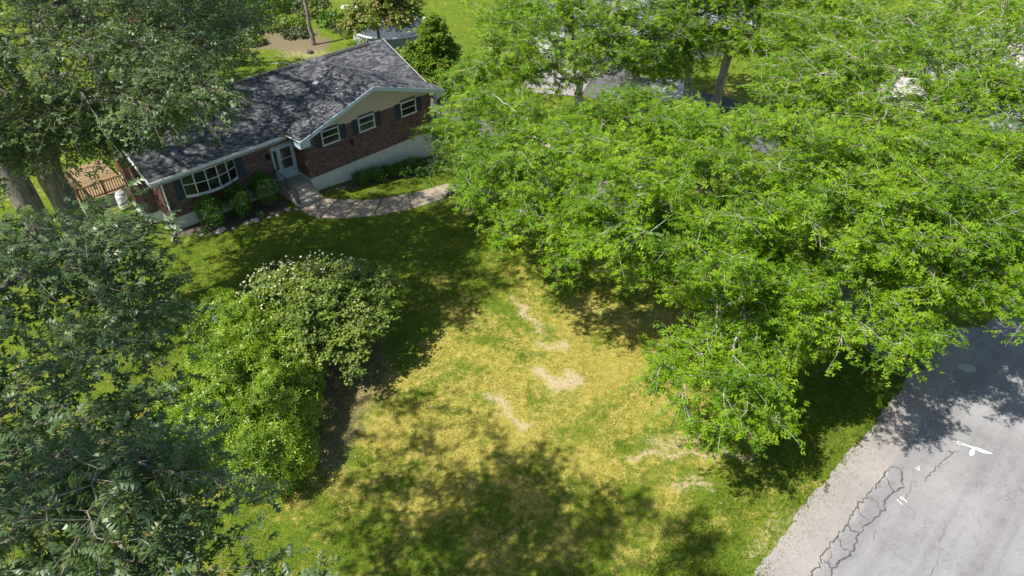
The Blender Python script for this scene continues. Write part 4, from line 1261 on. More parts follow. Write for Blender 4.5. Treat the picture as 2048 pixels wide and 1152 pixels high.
# white barrel beside the chimney
M['barrel'] = simple('barrel', (.72, .74, .74), .5, .35, .08, 5, .05)
x, y = hw(-8.9, 5.75)
bar_ = empty('rain_barrel', (x, y, tz(x, y)), 0, 'white plastic rain barrel against the brick side wall by the deck', 'barrel')
MB().lathe([(.24, 0), (.29, .08), (.30, .5), (.29, .85), (.24, .98), (.22, 1.0)], (0, 0, .05), 20).build('barrel_body', M['barrel'], bar_, smooth=False)
MB().lathe([(.235, 0), (.235, .05), (.10, .09), (.10, .12)], (0, 0, 1.05), 16).build('lid', M['metal_grey'], bar_)
# wooden deck on a block wall
M['deck_wood'] = tinted('deck_wood', [(0, (.20, .135, .07)), (.5, (.26, .18, .095)), (1, (.34, .25, .14))], .85, .15, 12, .25)
M['rail_wood'] = simple('rail_wood', (.15, .085, .04), .85, .15, .3, 6)
M['block'] = simple('block', (.34, .33, .30), .9, .1, .18, 3, .4)
deck = empty('wooden_deck', (OX, OY, 0), YAW, 'tan boarded deck with brown railing on a grey block wall beside the house', 'deck')
du0, du1, dv0, dv1, dz = -10.75, -8.02, 6.75, 11.6, .82
MB().box((du0, dv0, -.2), (du1, dv0 + .2, dz - .06)).build('block_wall', M['block'], deck)
MB().box((du0, dv0 + .2, -.2), (du0 + .2, dv1, dz - .06)).build('block_wall', M['block'], deck)
MB().box((-9.0, dv0 - .02, .28), (-8.6, dv0 - .001, .48)).build('wall_vent', M['metal_grey'], deck)
v0 = dv0 - .03
while v0 < dv1 - .1:
    MB().box((du0 - .03, v0, dz - .055), (du1, v0 + .135, dz - .055 + .04), random.random()).build('deck_board', M['deck_wood'], deck)
    v0 += .142
MB().box((du0, dv0 + .02, dz + .86), (du1, dv0 + .14, dz + .90)).build('rail_cap', M['rail_wood'], deck)
MB().box((du0, dv0 + .05, dz + .10), (du1, dv0 + .10, dz + .18)).build('bottom_rail', M['rail_wood'], deck)
MB().box((du0 + .02, dv0 + .14, dz + .86), (du0 + .14, dv1, dz + .90)).build('rail_cap', M['rail_wood'], deck)
MB().box((du0 + .05, dv0 + .14, dz + .10), (du0 + .10, dv1, dz + .18)).build('bottom_rail', M['rail_wood'], deck)
for u0, v0 in ((du0 + .02, dv0 + .03), (-9.4, dv0 + .03), (du1 - .12, dv0 + .03), (du0 + .02, 9.2), (du0 + .02, dv1 - .12)):
    MB().box((u0, v0, dz - .05), (u0 + .1, v0 + .1, dz + 1.0)).build('post', M['rail_wood'], deck)
u0 = du0 + .22
while u0 < du1 - .15:
    MB().box((u0, dv0 + .055, dz + .18), (u0 + .04, dv0 + .095, dz + .86)).build('baluster', M['rail_wood'], deck); u0 += .14
v0 = dv0 + .3
while v0 < dv1 - .15:
    MB().box((du0 + .055, v0, dz + .18), (du0 + .095, v0 + .04, dz + .86)).build('baluster', M['rail_wood'], deck); v0 += .14

# ------------------------------------------------------------------ garden things
M['red_roof'] = simple('red_roof', (.16, .022, .018), .6, .3, .15, 6)
M['blue_frame'] = simple('blue_frame', (.38, .52, .56), .6, .3, .1, 6)
M['play_wood'] = simple('play_wood', (.25, .15, .08), .85, .15, .25, 6)
x, y = -32.0, 60.8
ps = empty('play_tower', (x, y, tz(x, y)), .5, 'red roofed play tower with pale blue frame under the back trees', 'playset')
for sx in (-.65, .65):
    for sy in (-.65, .65):
        MB().bar((sx, sy, -.05), (sx, sy, 2.7), .10).build('post', M['blue_frame'], ps)
for k in range(7): MB().box((-.7 + .2 * k, -.7, 1.3), (-.51 + .2 * k, .7, 1.34)).build('floor_board', M['play_wood'], ps)
for s in (-1, 1):
    MB().hexa([(-.85, s * .95, 2.6), (.85, s * .95, 2.6), (.85, 0, 3.6), (-.85, 0, 3.6)], [(-.85, s * .95, 2.64), (.85, s * .95, 2.64), (.85, 0, 3.65), (-.85, 0, 3.65)]).build('roof_panel', M['red_roof'], ps)
MB().bar((.65, 0, 2.35), (3.6, 0, 2.35), .1).build('swing_beam', M['blue_frame'], ps)
for sy in (-1, 1): MB().bar((3.5, sy * 1.1, -.05), (3.5, 0, 2.35), .09).build('leg', M['blue_frame'], ps)
for sx in (1.6, 2.6):
    mb = MB(); mb.bar((sx - .22, 0, 2.3), (sx - .22, 0, .55), .015); mb.bar((sx + .22, 0, 2.3), (sx + .22, 0, .55), .015); mb.box((sx - .25, -.12, .5), (sx + .25, .12, .55)); mb.build('swing', M['iron'], ps)
MB().hexa([(-.3, -.7, 1.25), (.3, -.7, 1.25), (.3, -2.6, .1), (-.3, -2.6, .1)], [(-.3, -.7, 1.32), (.3, -.7, 1.32), (.3, -2.6, .17), (-.3, -2.6, .17)]).build('slide', M['blue_frame'], ps)
for k in range(4): MB().box((-1.25, -.4, .25 + .3 * k), (-.72 - .0, .4, .29 + .3 * k)).build('rung', M['blue_frame'], ps)
for s in (-1, 1): MB().bar((-1.35, s * .42, -.05), (-.72, s * .42, 1.35), .08).build('ladder_rail', M['blue_frame'], ps)

M['pool_wall'] = simple('pool_wall', (.38, .42, .47), .45, .4, .12, 4)
M['pool_cover'] = simple('pool_cover', (.06, .07, .085), .55, .4, .3, 1.2)
M['white_metal'] = simple('white_metal', (.8, .8, .8), .4, .4, .05, 8, .05)
x, y = -11.2, 65.6
pool = empty('round_pool', (x, y, tz(x, y)), 0, 'round pool above the lawn with white rim and dark cover behind a bushy tree', 'pool')
MB().lathe([(3.55, -.1), (3.55, 1.22), (3.45, 1.22), (3.45, .95)], (0, 0, 0), 40).build('pool_wall', M['pool_wall'], pool)
mb = MB()
V = []; 
for k in range(40):
    t = 2 * math.pi * k / 40
    for r_, z in ((3.48, 1.225), (3.72, 1.225), (3.72, 1.29), (3.48, 1.29)): V.append((r_ * math.cos(t), r_ * math.sin(t), z))
F = []
for k in range(40):
    for q in range(4):
        F.append([4 * k + q, 4 * ((k + 1) % 40) + q, 4 * ((k + 1) % 40) + (q + 1) % 4, 4 * k + (q + 1) % 4])
mb.add(V, F); mb.build('rim', M['white_metal'], pool)
MB().lathe([(3.44, 1.0), (2.4, 1.08), (1.0, 1.12), (.05, 1.13)], (0, 0, 0), 40).build('cover', M['pool_cover'], pool, smooth=True)
for k in range(12):
    t = 2 * math.pi * k / 12
    MB().bar((3.62 * math.cos(t), 3.62 * math.sin(t), -.1), (3.62 * math.cos(t), 3.62 * math.sin(t), 1.22), .1).build('upright', M['white_metal'], pool)

x, y = -16.5, 72.8
pt = empty('patio_table', (x, y, tz(x, y)), 0, 'white round garden table standing on the back lawn beyond the pool', 'table')
mb = MB(); mb.lathe([(.80, .70), (.86, .72), (.86, .75), (.80, .77)], (0, 0, 0), 24); mb.build('tabletop', M['white_metal'], pt)
MB().lathe([(.62, .775), (.60, .785), (.05, .79)], (0, 0, 0), 20).build('glass_top', M['glass'], pt)
for k in range(3): 
    t = 2.1 * k + .4
    MB().bar((.05 * math.cos(t), .05 * math.sin(t), .82), (.6 * math.cos(t), .6 * math.sin(t), .80), .06, .03).build('spoke', M['white_metal'], pt)
for k in range(4):
    t = math.pi / 2 * k + .4
    MB().bar((.65 * math.cos(t), .65 * math.sin(t), -.02), (.55 * math.cos(t), .55 * math.sin(t), .72), .05).build('leg', M['white_metal'], pt)
MB().lathe([(.3, 0), (.3, .4), (.1, .45)], (0, 0, 0), 12).build('pedestal', M['pool_wall'], pt)

x, y = -15.7, 66.9
gp = empty('garden_pole', (x, y, tz(x, y)), 0, 'thin leaning pole with white cap between the round bushes and the pool', 'pole')
MB().tube([(0, 0, -.1), (.3, .2, .9), (.75, .5, 1.75)], .025, 6).build('pole_shaft', M['thin_bark'], gp)
MB().lathe([(.05, 0), (.08, .05), (.05, .12)], (.75, .5, 1.75), 8).build('cap', M['white_metal'], gp)
mb = MB()
pts = []
for k in range(14):
    t = k / 13
    xx = -20.9 + 4.4 * t; yy = 59.2 + .10 * math.sin(t * 7) + .1 * t
    pts.append((xx, yy, tz(xx, yy) + .03))
mb.tube(pts, .022, 5)
tag(mb.build('garden_hose', M['white_trim']), 'pale hose lying across the back lawn behind the roof', 'hose')
M['stump'] = simple('stump', (.10, .08, .06), .9, .1, .3, 8, .4)
x, y = -18.15, 61.9
tag(MB().lathe([(.34, -.1), (.28, .1), (.26, .22), (.05, .24)], (x, y, tz(x, y)), 12).build('tree_stump', M['stump']), 'low dark stump near the slender trunk behind the house', 'stump')

# mailbox beside the drive
M['mail_post'] = simple('mail_post', (.10, .055, .045), .8, .2, .3, 8)
M['mail_box'] = simple('mail_box', (.035, .045, .06), .4, .45, .2, 8, .05)
mx, my = hw(9.75, -31.0)
mail = empty('mailbox', (mx, my, tz(mx, my)), YAW, 'dark mailbox on a brown post where the lawn meets the driveway mouth', 'mailbox')
MB().box((-.05, -.05, -.15), (.05, .05, 1.05)).build('post', M['mail_post'], mail)
MB().box((-.06, -.75, 1.0), (.06, .35, 1.09)).build('arm', M['mail_post'], mail)
MB().bar((0, .02, .6), (0, -.4, 1.0), .07, .07, up=(1, 0, 0)).build('brace', M['mail_post'], mail)
mb = MB()
V = []; F = []
prof = [(-.10, 0), (.10, 0), (.10, .14)] + [(.10 * math.cos(t), .14 + .10 * math.sin(t)) for t in np.linspace(.3, math.pi - .3, 6)] + [(-.10, .14)]
n_ = len(prof)
for yy in (-.82, -.28):
    V += [(p[0], yy, 1.092 + p[1]) for p in prof]
mb.add(V, [list(range(n_)), list(range(n_, 2 * n_))[::-1]] + [[i, n_ + i, n_ + (i + 1) % n_, (i + 1) % n_] for i in range(n_)])
mb.build('mailbox_body', M['mail_box'], mail)
MB().box((.102, -.6, 1.2), (.112, -.56, 1.42)).build('flag', M['red_roof'], mail)
MB().box((-.105, -.832, 1.095), (.105, -.822, 1.28)).build('door', M['mail_box'], mail)

# neighbour's house behind the locusts
M['grey_roof'] = tinted('grey_roof', [(0, (.28, .28, .31)), (.5, (.36, .36, .39)), (1, (.44, .43, .46))], .9, .15, 30, .2)
M['white_siding'] = simple('white_siding', (.62, .62, .60), .6, .3, .06, 4, .1)
nb = empty('neighbour_house', (11.5, 64.0, tz(11.5, 64)), .18, 'pale grey roofed house glimpsed behind the two tall locust trunks', 'house')
hx, hy = 9.0, 4.2
mb = MB(); mb.box((-hx, -hy, -.4), (hx, hy, 2.7)); mb.build('wall', M['white_siding'], nb)
mb = MB()
for s in (-1, 1):
    mb.hexa([(-hx - .4, s * (hy + .5), 2.58), (hx + .4, s * (hy + .5), 2.58), (hx + .4, 0, 4.6), (-hx - .4, 0, 4.6)], [(-hx - .4, s * (hy + .5), 2.72), (hx + .4, s * (hy + .5), 2.72), (hx + .4, 0, 4.75), (-hx - .4, 0, 4.75)])
rf = mb.build('roof', M['roof_deck'], nb)
Vs = []; Ts = []
sl_ = 2.03 / (hy + .5); ll_ = math.hypot(1, sl_)
for s in (-1, 1):
    shingles((s * -(hx + .4), s * (hy + .5), 2.725), (s * 1.0, 0, 0), (0, -s / ll_, sl_ / ll_), (0, s * sl_ / ll_, 1 / ll_), 2 * hx + .8, (hy + .5) * ll_, lambda x, y: 0 <= x <= 2 * hx + .8 and y < (hy + .5) * ll_ - .05, Vs, Ts, .3, .9)
V = np.array(Vs).reshape(-1, 3); n = len(Ts)
F = (f4[None] + (np.arange(n) * 6)[:, None, None]).reshape(-1, 4)
o = mesh_np('shingles', V, F, M['grey_roof'], rf, np.repeat(np.array(Ts), 6)); o['kind'] = 'stuff'
mb = MB(); mb.add([(-hx, -hy, 2.7), (-hx, hy, 2.7), (-hx, 0, 4.5), (-hx + .2, -hy, 2.7), (-hx + .2, hy, 2.7), (-hx + .2, 0, 4.5)], [[0, 1, 2], [5, 4, 3], [0, 3, 4, 1], [1, 4, 5, 2], [2, 5, 3, 0]])
mb.add([(hx - .2, -hy, 2.7), (hx - .2, hy, 2.7), (hx - .2, 0, 4.5), (hx, -hy, 2.7), (hx, hy, 2.7), (hx, 0, 4.5)], [[0, 1, 2], [5, 4, 3], [0, 3, 4, 1], [1, 4, 5, 2], [2, 5, 3, 0]])
mb.build('gable_wall', M['white_siding'], nb)
gd = MB().box((.5, -hy - .05, -.1), (4.9, -hy + .01, 2.1)).build('garage_door', M['white_trim'], nb)
for k in range(4): MB().box((.56, -hy - .065, .02 + .52 * k), (4.84, -hy - .05, .48 + .52 * k)).build('door_panel', M['white_trim'], gd)
for wx in (-7, -3.6, 6.2):
    w = MB().box((wx, -hy - .05, 1.0), (wx + 1.3, -hy + .01, 2.1)).build('window', M['white_trim'], nb)
    MB().box((wx + .08, -hy - .06, 1.08), (wx + .62, -hy - .05, 2.02)).build('pane', M['glass'], w); MB().box((wx + .68, -hy - .06, 1.08), (wx + 1.22, -hy - .05, 2.02)).build('pane', M['glass'], w)

# ------------------------------------------------------------------ shrubs and beds
def uvshrub(u, v, name, label, w, h, n, leaf, lmat, sc_, group=None, part='foliage', lobes=None):
    x, y = hw(u, v); z = tz(x, y)
    L = lobes or [(x, y, z + h * .52, w, w, h * .5), (x + w * .35, y - w * .3, z + h * .35, w * .7, w * .7, h * .38), (x - w * .4, y + w * .2, z + h * .4, w * .65, w * .65, h * .4)]
    return shrub(name, label, 'shrub', (x, y, z), L, n, leaf, lmat, sc_, group, part=part)
uvshrub(-6.05, .5, 'front_shrub', 'leftmost green shrub below the bow window, beside the basement window', .75, 1.9, 1900, 'simple', 'shrub_leaf', .13, 'upright shrubs along the front wall')
uvshrub(-4.4, .55, 'front_shrub', 'middle green shrub under the right end of the bow window', .72, 2.0, 1900, 'simple', 'shrub_leaf', .13, 'upright shrubs along the front wall')
uvshrub(-2.75, .6, 'front_shrub', 'green shrub between the bow window and the front steps', .75, 2.1, 2000, 'simple', 'shrub_leaf', .13, 'upright shrubs along the front wall')
uvshrub(-3.7, -.35, 'bed_plant', 'small bright weed in the front bed by the edging stones', .25, .4, 160, 'simple', 'shrub_leaf', .1, part='foliage')
uvshrub(-6.7, .3, 'bed_plant', 'small bright weed below the leftmost front shrub', .22, .3, 140, 'simple', 'shrub_leaf', .1)
bed = [(3.0, -.75, .55, .7, 'rounded green plant at the left end of the right bed'), (3.9, -.95, .6, .75, 'broad green plant left of centre in the right bed'), (4.9, -.9, .5, .65, 'low bright green plant in the middle of the right bed'),
       (5.6, -1.3, .6, .8, 'leafy green plant right of centre in the right bed'), (6.5, -1.1, .6, .8, 'tall green plant toward the right end of the right bed')]
for u, v, w, h, lab in bed:
    uvshrub(u, v, 'bed_plant', lab, w, h, 520, 'narrow', 'shrub_leaf', .20, 'green perennials along the foundation')
for u, v, w, h, lab in [(6.6, -1.9, .5, .45, 'white edged hosta at the front of the right bed'), (7.6, -1.7, .55, .5, 'pale hosta near the dark corner of the right bed'), (7.3, -1.0, .45, .55, 'pale green hosta close to the foundation wall')]:
    uvshrub(u, v, 'hosta', lab, w, h, 240, 'broad', 'hosta_leaf', .22, 'hostas in the foundation bed')
uvshrub(.75, -.55, 'bed_plant', 'tiny dark green plant at the wing corner beside the steps', .22, .3, 120, 'simple', 'shrub_leaf', .1)
for x, y, r_, lab in ((-16.9, 67.4, .62, 'left one of two small dark round bushes on the back lawn'), (-15.9, 66.3, .62, 'right one of two small dark round bushes on the back lawn')):
    z = tz(x, y)
    shrub('round_bush', lab, 'bush', (x, y, z), [(x, y, z + .4, r_, r_, .5)], 500, 'simple', 'olive_leaf', .12, 'small round bushes by the pool')

shrub('rhododendron', 'big bright green rhododendron mass left of the dogwood, whorled leaves', 'shrub', (-9.6, 17.4, 0),
      [(-8.9, 15.9, 1.0, 1.75, 1.7, 1.7), (-10.6, 16.9, 1.1, 2.1, 1.8, 1.75), (-9.0, 18.2, 1.2, 1.5, 1.7, 1.9), (-11.0, 19.2, 1.4, 2.0, 1.9, 2.0), (-12.6, 18.2, .9, 1.6, 1.6, 1.4), (-10.6, 21.6, 1.5, 2.1, 1.9, 2.1), (-12.2, 22.6, 1.2, 1.9, 1.7, 1.7), (-9.2, 20.4, 1.1, 1.4, 1.5, 1.7)],
      10500, 'whorl', 'rhododendron_leaf', .185, stems=10, shell=.70)

# kousa dogwood: layered crown, pale blossoms on its sunny upper left
leafy_tree('dogwood', 'small layered dogwood with creamy white blossoms beside the rhododendron', 'tree', (-7.7, 22.4, 0), [(-7.7, 22.4, 0), (-7.65, 22.4, .7)], .11,
           [(-8.1, 22.6, 3.1, 2.5, 2.2, 1.1, 70), (-6.7, 21.6, 2.6, 1.7, 1.6, .8, 34), (-9.8, 22.8, 3.1, 1.6, 1.6, .9, 34), (-7.1, 20.2, 1.9, 1.3, 1.2, .6, 22), (-6.5, 23.2, 2.9, 1.7, 1.5, .8, 34), (-8.4, 21.0, 2.7, 1.5, 1.2, .7, 24)],
           'broad', 'dogwood_leaf', 'thin_bark', twigs=9, twig_len=.45, per_twig=12, lscale=.135, droop=.35, flat=1.6, rmin=.006, tips_shell=.25)
dw = [o for o in bpy.data.objects if o.name == 'dogwood'][0]
k_ = 800
d = unit(rng.normal(size=(k_, 3))); d[:, 2] = np.abs(d[:, 2])
src_ = rng.integers(0, 3, k_)
Lb = np.array([(-8.3, 22.9, 3.2, 2.4, 2.1, 1.2), (-9.8, 22.8, 3.2, 1.6, 1.6, 1.0), (-6.9, 23.2, 3.0, 1.8, 1.6, 1.0)])[src_]
fp = Lb[:, :3] + d * Lb[:, 3:] * (.92 + .2 * rng.random((k_, 1)))
ok = rng.random(k_) < np.clip(.5 - .16 * (fp[:, 0] + 8.6) + .2 * (fp[:, 1] - 22.9), .06, .75)
fp = fp[ok] - np.array((-7.7, 22.4, 0)); k_ = len(fp)
V, F, k = scatter('star', fp, rng.normal(size=(k_, 3)), np.array([0, 0, 1.]) + rng.normal(size=(k_, 3)) * .6, .036 + .03 * rng.random(k_))
o = mesh_np('blossoms', V, F, M['petal'], dw); o['kind'] = 'stuff'

# ------------------------------------------------------------------ trees
def T(x, y): return (x, y, tz(x, y))
def trunk_pts(x, y, *rest): return [(x, y, tz(x, y))] + list(rest)
# great oak by the lens, lower left
leafy_tree('oak_tree', 'huge oak filling the lower left corner, its lobed leaves nearest the lens', 'tree', T(-11.5, 4.5), trunk_pts(-11.5, 4.5, (-11.4, 4.6, 4), (-11.0, 4.9, 8), (-10.6, 5.2, 11.5)), .30,
           [(-8.8, 8.2, 13.6, 3.0, 2.8, 1.5, 84), (-5.5, 4.8, 13.6, 2.1, 1.6, 1.1, 60), (-3.6, 3.6, 13.2, 1.9, 1.4, .9, 32), (-7.0, 6.3, 12.6, 2.4, 2.2, 1.2, 54), (-11.5, 9.5, 14.0, 3.2, 3.0, 1.8, 44),
            (-7.4, 9.9, 12.6, 1.2, 1.1, .6, 9), (-8.6, 10.2, 13.9, 2.4, 1.6, 1.1, 60), (-9.5, 3.4, 18.5, 4.0, 3.2, 2.2, 40), (-10.5, 8, 19.5, 3.0, 3.0, 2, 28), (-8.8, 5.6, 22.0, 2.8, 2.8, 1.6, 60), (-15, 10.5, 18, 4.5, 4, 2.5, 48)],
           'lobed', 'oak_leaf', 'oak_bark', 'oak trees left of the house', twigs=5, twig_len=.75, per_twig=7, lscale=.215, droop=.2, flat=1.3, rmin=.009, power=.72, big_parts=300, tips_shell=.35)
# oak with its trunk at the left of the lawn: the canopy over the upper left
leafy_tree('oak_tree', 'tall oak on the left lawn whose canopy reaches over the roof', 'tree', T(-18.4, 24.4), trunk_pts(-18.4, 24.4, (-18.5, 24.5, 4), (-18.7, 24.8, 7.5), (-18.6, 25, 10)), .50,
           [(-19.5, 25.5, 13.5, 6.5, 5.5, 3.4, 110), (-13.8, 25.6, 13.0, 3.6, 4.2, 2.4, 80), (-16.5, 26.5, 18, 5.0, 4.6, 2.6, 100), (-11.8, 24.5, 17.8, 3.0, 3.5, 1.8, 55), (-14.2, 29.5, 11.8, 3.2, 3.4, 1.9, 60), (-21, 30, 13, 4, 4, 3, 70), (-12.2, 23.6, 12.2, 2.8, 3.4, 2.2, 100), (-17.4, 24.3, 9.3, 2.4, 2.2, 1.5, 50), (-15.4, 26.0, 9.6, 2.4, 2.2, 1.6, 76), (-13.8, 28.6, 9.0, 2.0, 2.0, 1.2, 44), (-18.6, 27.5, 8.2, 1.8, 1.6, 1.1, 34), (-19.6, 22.6, 9.2, 2.0, 1.8, 1.3, 34), (-20.5, 23, 12.6, 4, 3.4, 2.4, 40), (-20.8, 22.0, 8.6, 2.2, 2, 1.4, 34), (-16.6, 27.8, 8.6, 2.0, 2.0, 1.3, 30), (-16.8, 22.7, 11.0, 2.0, 1.5, 1.5, 42), (-19.2, 23.4, 10.6, 1.6, 1.3, 1.4, 26), (-11.8, 28, 12.4, 2.4, 3, 1.7, 45), (-10.6, 21.6, 12.4, 1.3, 1.6, 1.1, 24)],
           'lobed2', 'oak_leaf', 'oak_bark', 'oak trees left of the house', twigs=5, twig_len=.9, per_twig=8, lscale=.23, droop=.2, flat=1.2, rmin=.014, tips_shell=.4)
leafy_tree('oak_tree', 'thick grey oak trunk at the far left edge, left of the deck', 'tree', T(-24.6, 30.0), trunk_pts(-24.6, 30.0, (-24.8, 30.3, 4), (-25.0, 30.6, 8), (-25, 31, 10.5)), .62,
           [(-25, 31, 14, 6, 6, 4, 110), (-27, 36, 13, 5, 5, 3, 60), (-22, 33, 16, 4, 4, 3, 60)],
           'lobed2', 'oak_leaf', 'oak_bark', 'oak trees left of the house', twigs=4, twig_len=.9, per_twig=7, lscale=.24, rmin=.014)
leafy_tree('oak_tree', 'shaded oak behind the boarded deck, left of the chimney', 'tree', T(-27.2, 44.5), trunk_pts(-27.2, 44.5, (-27.2, 44.6, 4), (-27, 44.8, 8)), .40,
           [(-26.5, 43, 10, 5, 5, 3.2, 80), (-22.5, 41, 10.5, 3.5, 3.5, 2.2, 50), (-20.5, 38.5, 11, 2.8, 3.0, 1.8, 36), (-19.5, 37, 13.2, 3.4, 3.0, 2, 46), (-17, 35, 14.6, 3, 3, 1.8, 40), (-14.6, 37, 14.2, 3, 2.6, 1.8, 40)],
           'lobed2', 'oak_leaf', 'oak_bark', 'oak trees left of the house', twigs=4, twig_len=.9, per_twig=7, lscale=.24, rmin=.014)
leafy_tree('oak_tree', 'tall dark oak behind the deck, beyond the trunks', 'tree', T(-34, 50), trunk_pts(-34, 50, (-34, 50, 5), (-34, 50.5, 10)), .45,
           [(-34, 50, 12, 6.5, 6.5, 5, 110), (-28, 53, 10, 4.5, 4.5, 3.5, 60)], 'broad', 'oak_leaf', 'oak_bark', 'oak trees left of the house', twigs=4, twig_len=1.0, per_twig=8, lscale=.26, rmin=.016)
leafy_tree('oak_tree', 'oak farthest back at the upper left, past the play tower', 'tree', T(-42, 68), trunk_pts(-42, 68, (-42, 68, 5), (-42, 68.5, 9)), .45,
           [(-42, 68, 11, 7, 7, 5, 110), (-33, 72, 9, 5, 5, 4, 70)], 'broad', 'oak_leaf', 'oak_bark', 'oak trees left of the house', twigs=4, twig_len=1.0, per_twig=8, lscale=.3, rmin=.018)

# honey locusts on the right
G = 'feathery locust trees on the right'
leafy_tree('locust_tree', 'broad feathery locust whose pale trunk stands on the front lawn', 'tree', T(9.35, 24.2), trunk_pts(9.35, 24.2, (9.5, 24.3, 1.6), (9.7, 24.6, 3.2), (9.6, 24.8, 4.6)), .36,
           [(9, 22, 8.6, 7.5, 5.8, 2.4, 185), (2.2, 25.4, 6.9, 4.6, 4.5, 2.2, 105), (6.6, 15.9, 4.9, 2.3, 1.9, 1.3, 36), (11.6, 18.4, 6.5, 3.9, 3.0, 1.7, 70), (14.3, 21.5, 8.3, 4.2, 4.0, 2.2, 90), (11.5, 22.5, 7.2, 3.5, 3.5, 1.8, 60), (8.2, 20.6, 5.9, 2.4, 1.8, 1.3, 40), (6.6, 22.6, 6.1, 2.3, 1.8, 1.3, 30), (-.6, 30.5, 6.3, 3.6, 4.2, 2.2, 75), (5.5, 28.5, 7.6, 4, 3.4, 1.8, 60), (3.4, 21.9, 5.9, 2.6, 1.8, 1.2, 26), (9.3, 18.4, 5.2, 2.6, 2.0, 1.3, 40), (8.4, 15.6, 3.8, 1.4, 1.1, .7, 8)],
           'frond', 'locust_leaf', 'locust_bark', G, twigs=8, twig_len=.8, per_twig=12, lscale=.245, droop=.18, flat=1.7, rmin=.012, spread=.15, tips_shell=.35, lift=.16)
leafy_tree('locust_tree', 'locust leaning over the road at the right edge', 'tree', T(19.6, 27.2), trunk_pts(19.6, 27.2, (19.4, 27.0, 2.2), (19.1, 26.6, 4.4)), .32,
           [(17.8, 23.5, 7.6, 5.5, 4.6, 2.3, 130), (14.8, 19.8, 6.4, 2.8, 2.4, 1.3, 34), (18, 18.8, 7.2, 2.9, 2.3, 1.4, 48), (21.5, 27, 8, 5, 5, 2.6, 80), (16.5, 26, 6.5, 3.5, 3.5, 1.8, 60)],
           'frond', 'locust_leaf', 'locust_bark', G, twigs=8, twig_len=.8, per_twig=12, lscale=.245, droop=.18, flat=1.7, rmin=.012, spread=.15, tips_shell=.35)
leafy_tree('locust_tree', 'locust between the house drive and the grey roofed neighbour', 'tree', T(4.5, 41.5), trunk_pts(4.5, 41.5, (4.4, 41.4, 2), (4.2, 41.2, 4.2)), .27,
           [(2.8, 40, 7.4, 4.8, 4.6, 3.0, 120), (6.5, 43, 8, 4.5, 4, 3.0, 80), (-1.2, 38.5, 6, 2.8, 2.8, 1.6, 40), (1.5, 45, 8, 4.5, 4, 3, 80), (6, 42, 5.5, 4, 3, 1.8, 50), (.5, 39, 5.5, 3, 2.6, 1.6, 36)],
           'frond', 'locust_leaf', 'locust_bark', G, twigs=6, twig_len=.9, per_twig=10, lscale=0.27, droop=.16, flat=1.9, rmin=.014, tips_shell=.35)
leafy_tree('locust_tree', 'left of the twin locust trunks standing by the pale concrete apron', 'tree', T(12.9, 48.0), trunk_pts(12.9, 48.0, (12.7, 48.2, 2.5), (12.4, 48.3, 5.5)), .27,
           [(11, 48.5, 9.0, 5, 4.2, 3.0, 100), (7, 50, 8.5, 4.2, 3.8, 3.0, 70), (12, 47, 6.6, 2.8, 2.6, 1.6, 30), (9, 45.5, 6.4, 3.0, 2.6, 1.8, 44), (9.2, 43.5, 5.4, 2.2, 2.0, 1.3, 26), (12.6, 46.2, 7.6, 3.6, 2.0, 1.7, 44), (13.0, 45.6, 5.7, 2.6, 1.6, 1.1, 46), (10.6, 44.6, 4.6, 2.4, 1.5, 1.0, 26)],
           'frond', 'locust_leaf', 'locust_bark', G, twigs=6, twig_len=.95, per_twig=9, lscale=0.30, droop=.16, flat=1.9, rmin=.016, tips_shell=.35)
leafy_tree('locust_tree', 'right of the twin locust trunks standing by the pale concrete apron', 'tree', T(15.0, 48.3), trunk_pts(15.0, 48.3, (15.1, 48.3, 1.8), (15.6, 48.6, 5.2)), .30,
           [(17.0, 48.0, 9.0, 5, 4.2, 3.2, 110), (20.5, 45, 7.5, 4.2, 3.8, 2.8, 70), (14.5, 49, 8.5, 3, 3, 2.4, 40), (17, 44.5, 6.8, 3.2, 2.6, 1.8, 44), (15.8, 43.6, 5.9, 2.4, 2, 1.5, 34), (17.6, 45.6, 5.2, 2.4, 1.8, 1.3, 36)],
           'frond', 'locust_leaf', 'locust_bark', G, twigs=6, twig_len=.95, per_twig=9, lscale=0.30, droop=.16, flat=1.9, rmin=.016, tips_shell=.35)
leafy_tree('locust_tree', 'wide locust at the upper right over the dark neighbour drive', 'tree', T(21.8, 33.5), trunk_pts(21.8, 33.5, (21.6, 33.3, 2.2), (21.2, 32.8, 4.8)), .32,
           [(19.2, 31.5, 8.4, 5.6, 4.8, 2.8, 150), (24, 35, 9, 5, 4.6, 2.8, 90), (15.8, 33.5, 7.2, 2.8, 2.8, 1.6, 36), (19, 38.5, 8.4, 4.6, 4, 2.6, 90), (16, 35.5, 7.4, 3, 3, 1.8, 44)],
           'frond', 'locust_leaf', 'locust_bark', G, twigs=6, twig_len=.95, per_twig=9, lscale=0.27, droop=.16, flat=1.9, rmin=.015, tips_shell=.35)
leafy_tree('locust_tree', 'distant locust in the top right corner before the pale yard', 'tree', T(33, 46.5), trunk_pts(33, 46.5, (33, 46.4, 2.4), (32.6, 46, 5)), .3,
           [(31, 45, 8.6, 5.5, 5, 3, 110), (37, 49, 9, 5, 5, 3, 70)],
           'frond', 'locust_leaf', 'locust_bark', G, twigs=5, twig_len=1.0, per_twig=9, lscale=0.34, droop=.16, flat=1.9, rmin=.018, tips_shell=.35)
leafy_tree('locust_tree', 'farthest locust at the top edge right of the neighbour house', 'tree', T(27, 58), trunk_pts(27, 58, (27, 58, 2.4), (26.8, 58, 5)), .3,
           [(26, 57, 8.6, 5.5, 5, 3, 90), (33, 62, 8, 5, 5, 3, 60)],
           'frond', 'locust_leaf', 'locust_bark', G, twigs=5, twig_len=1.0, per_twig=9, lscale=0.36, droop=.16, flat=1.9, rmin=.02, tips_shell=.35)
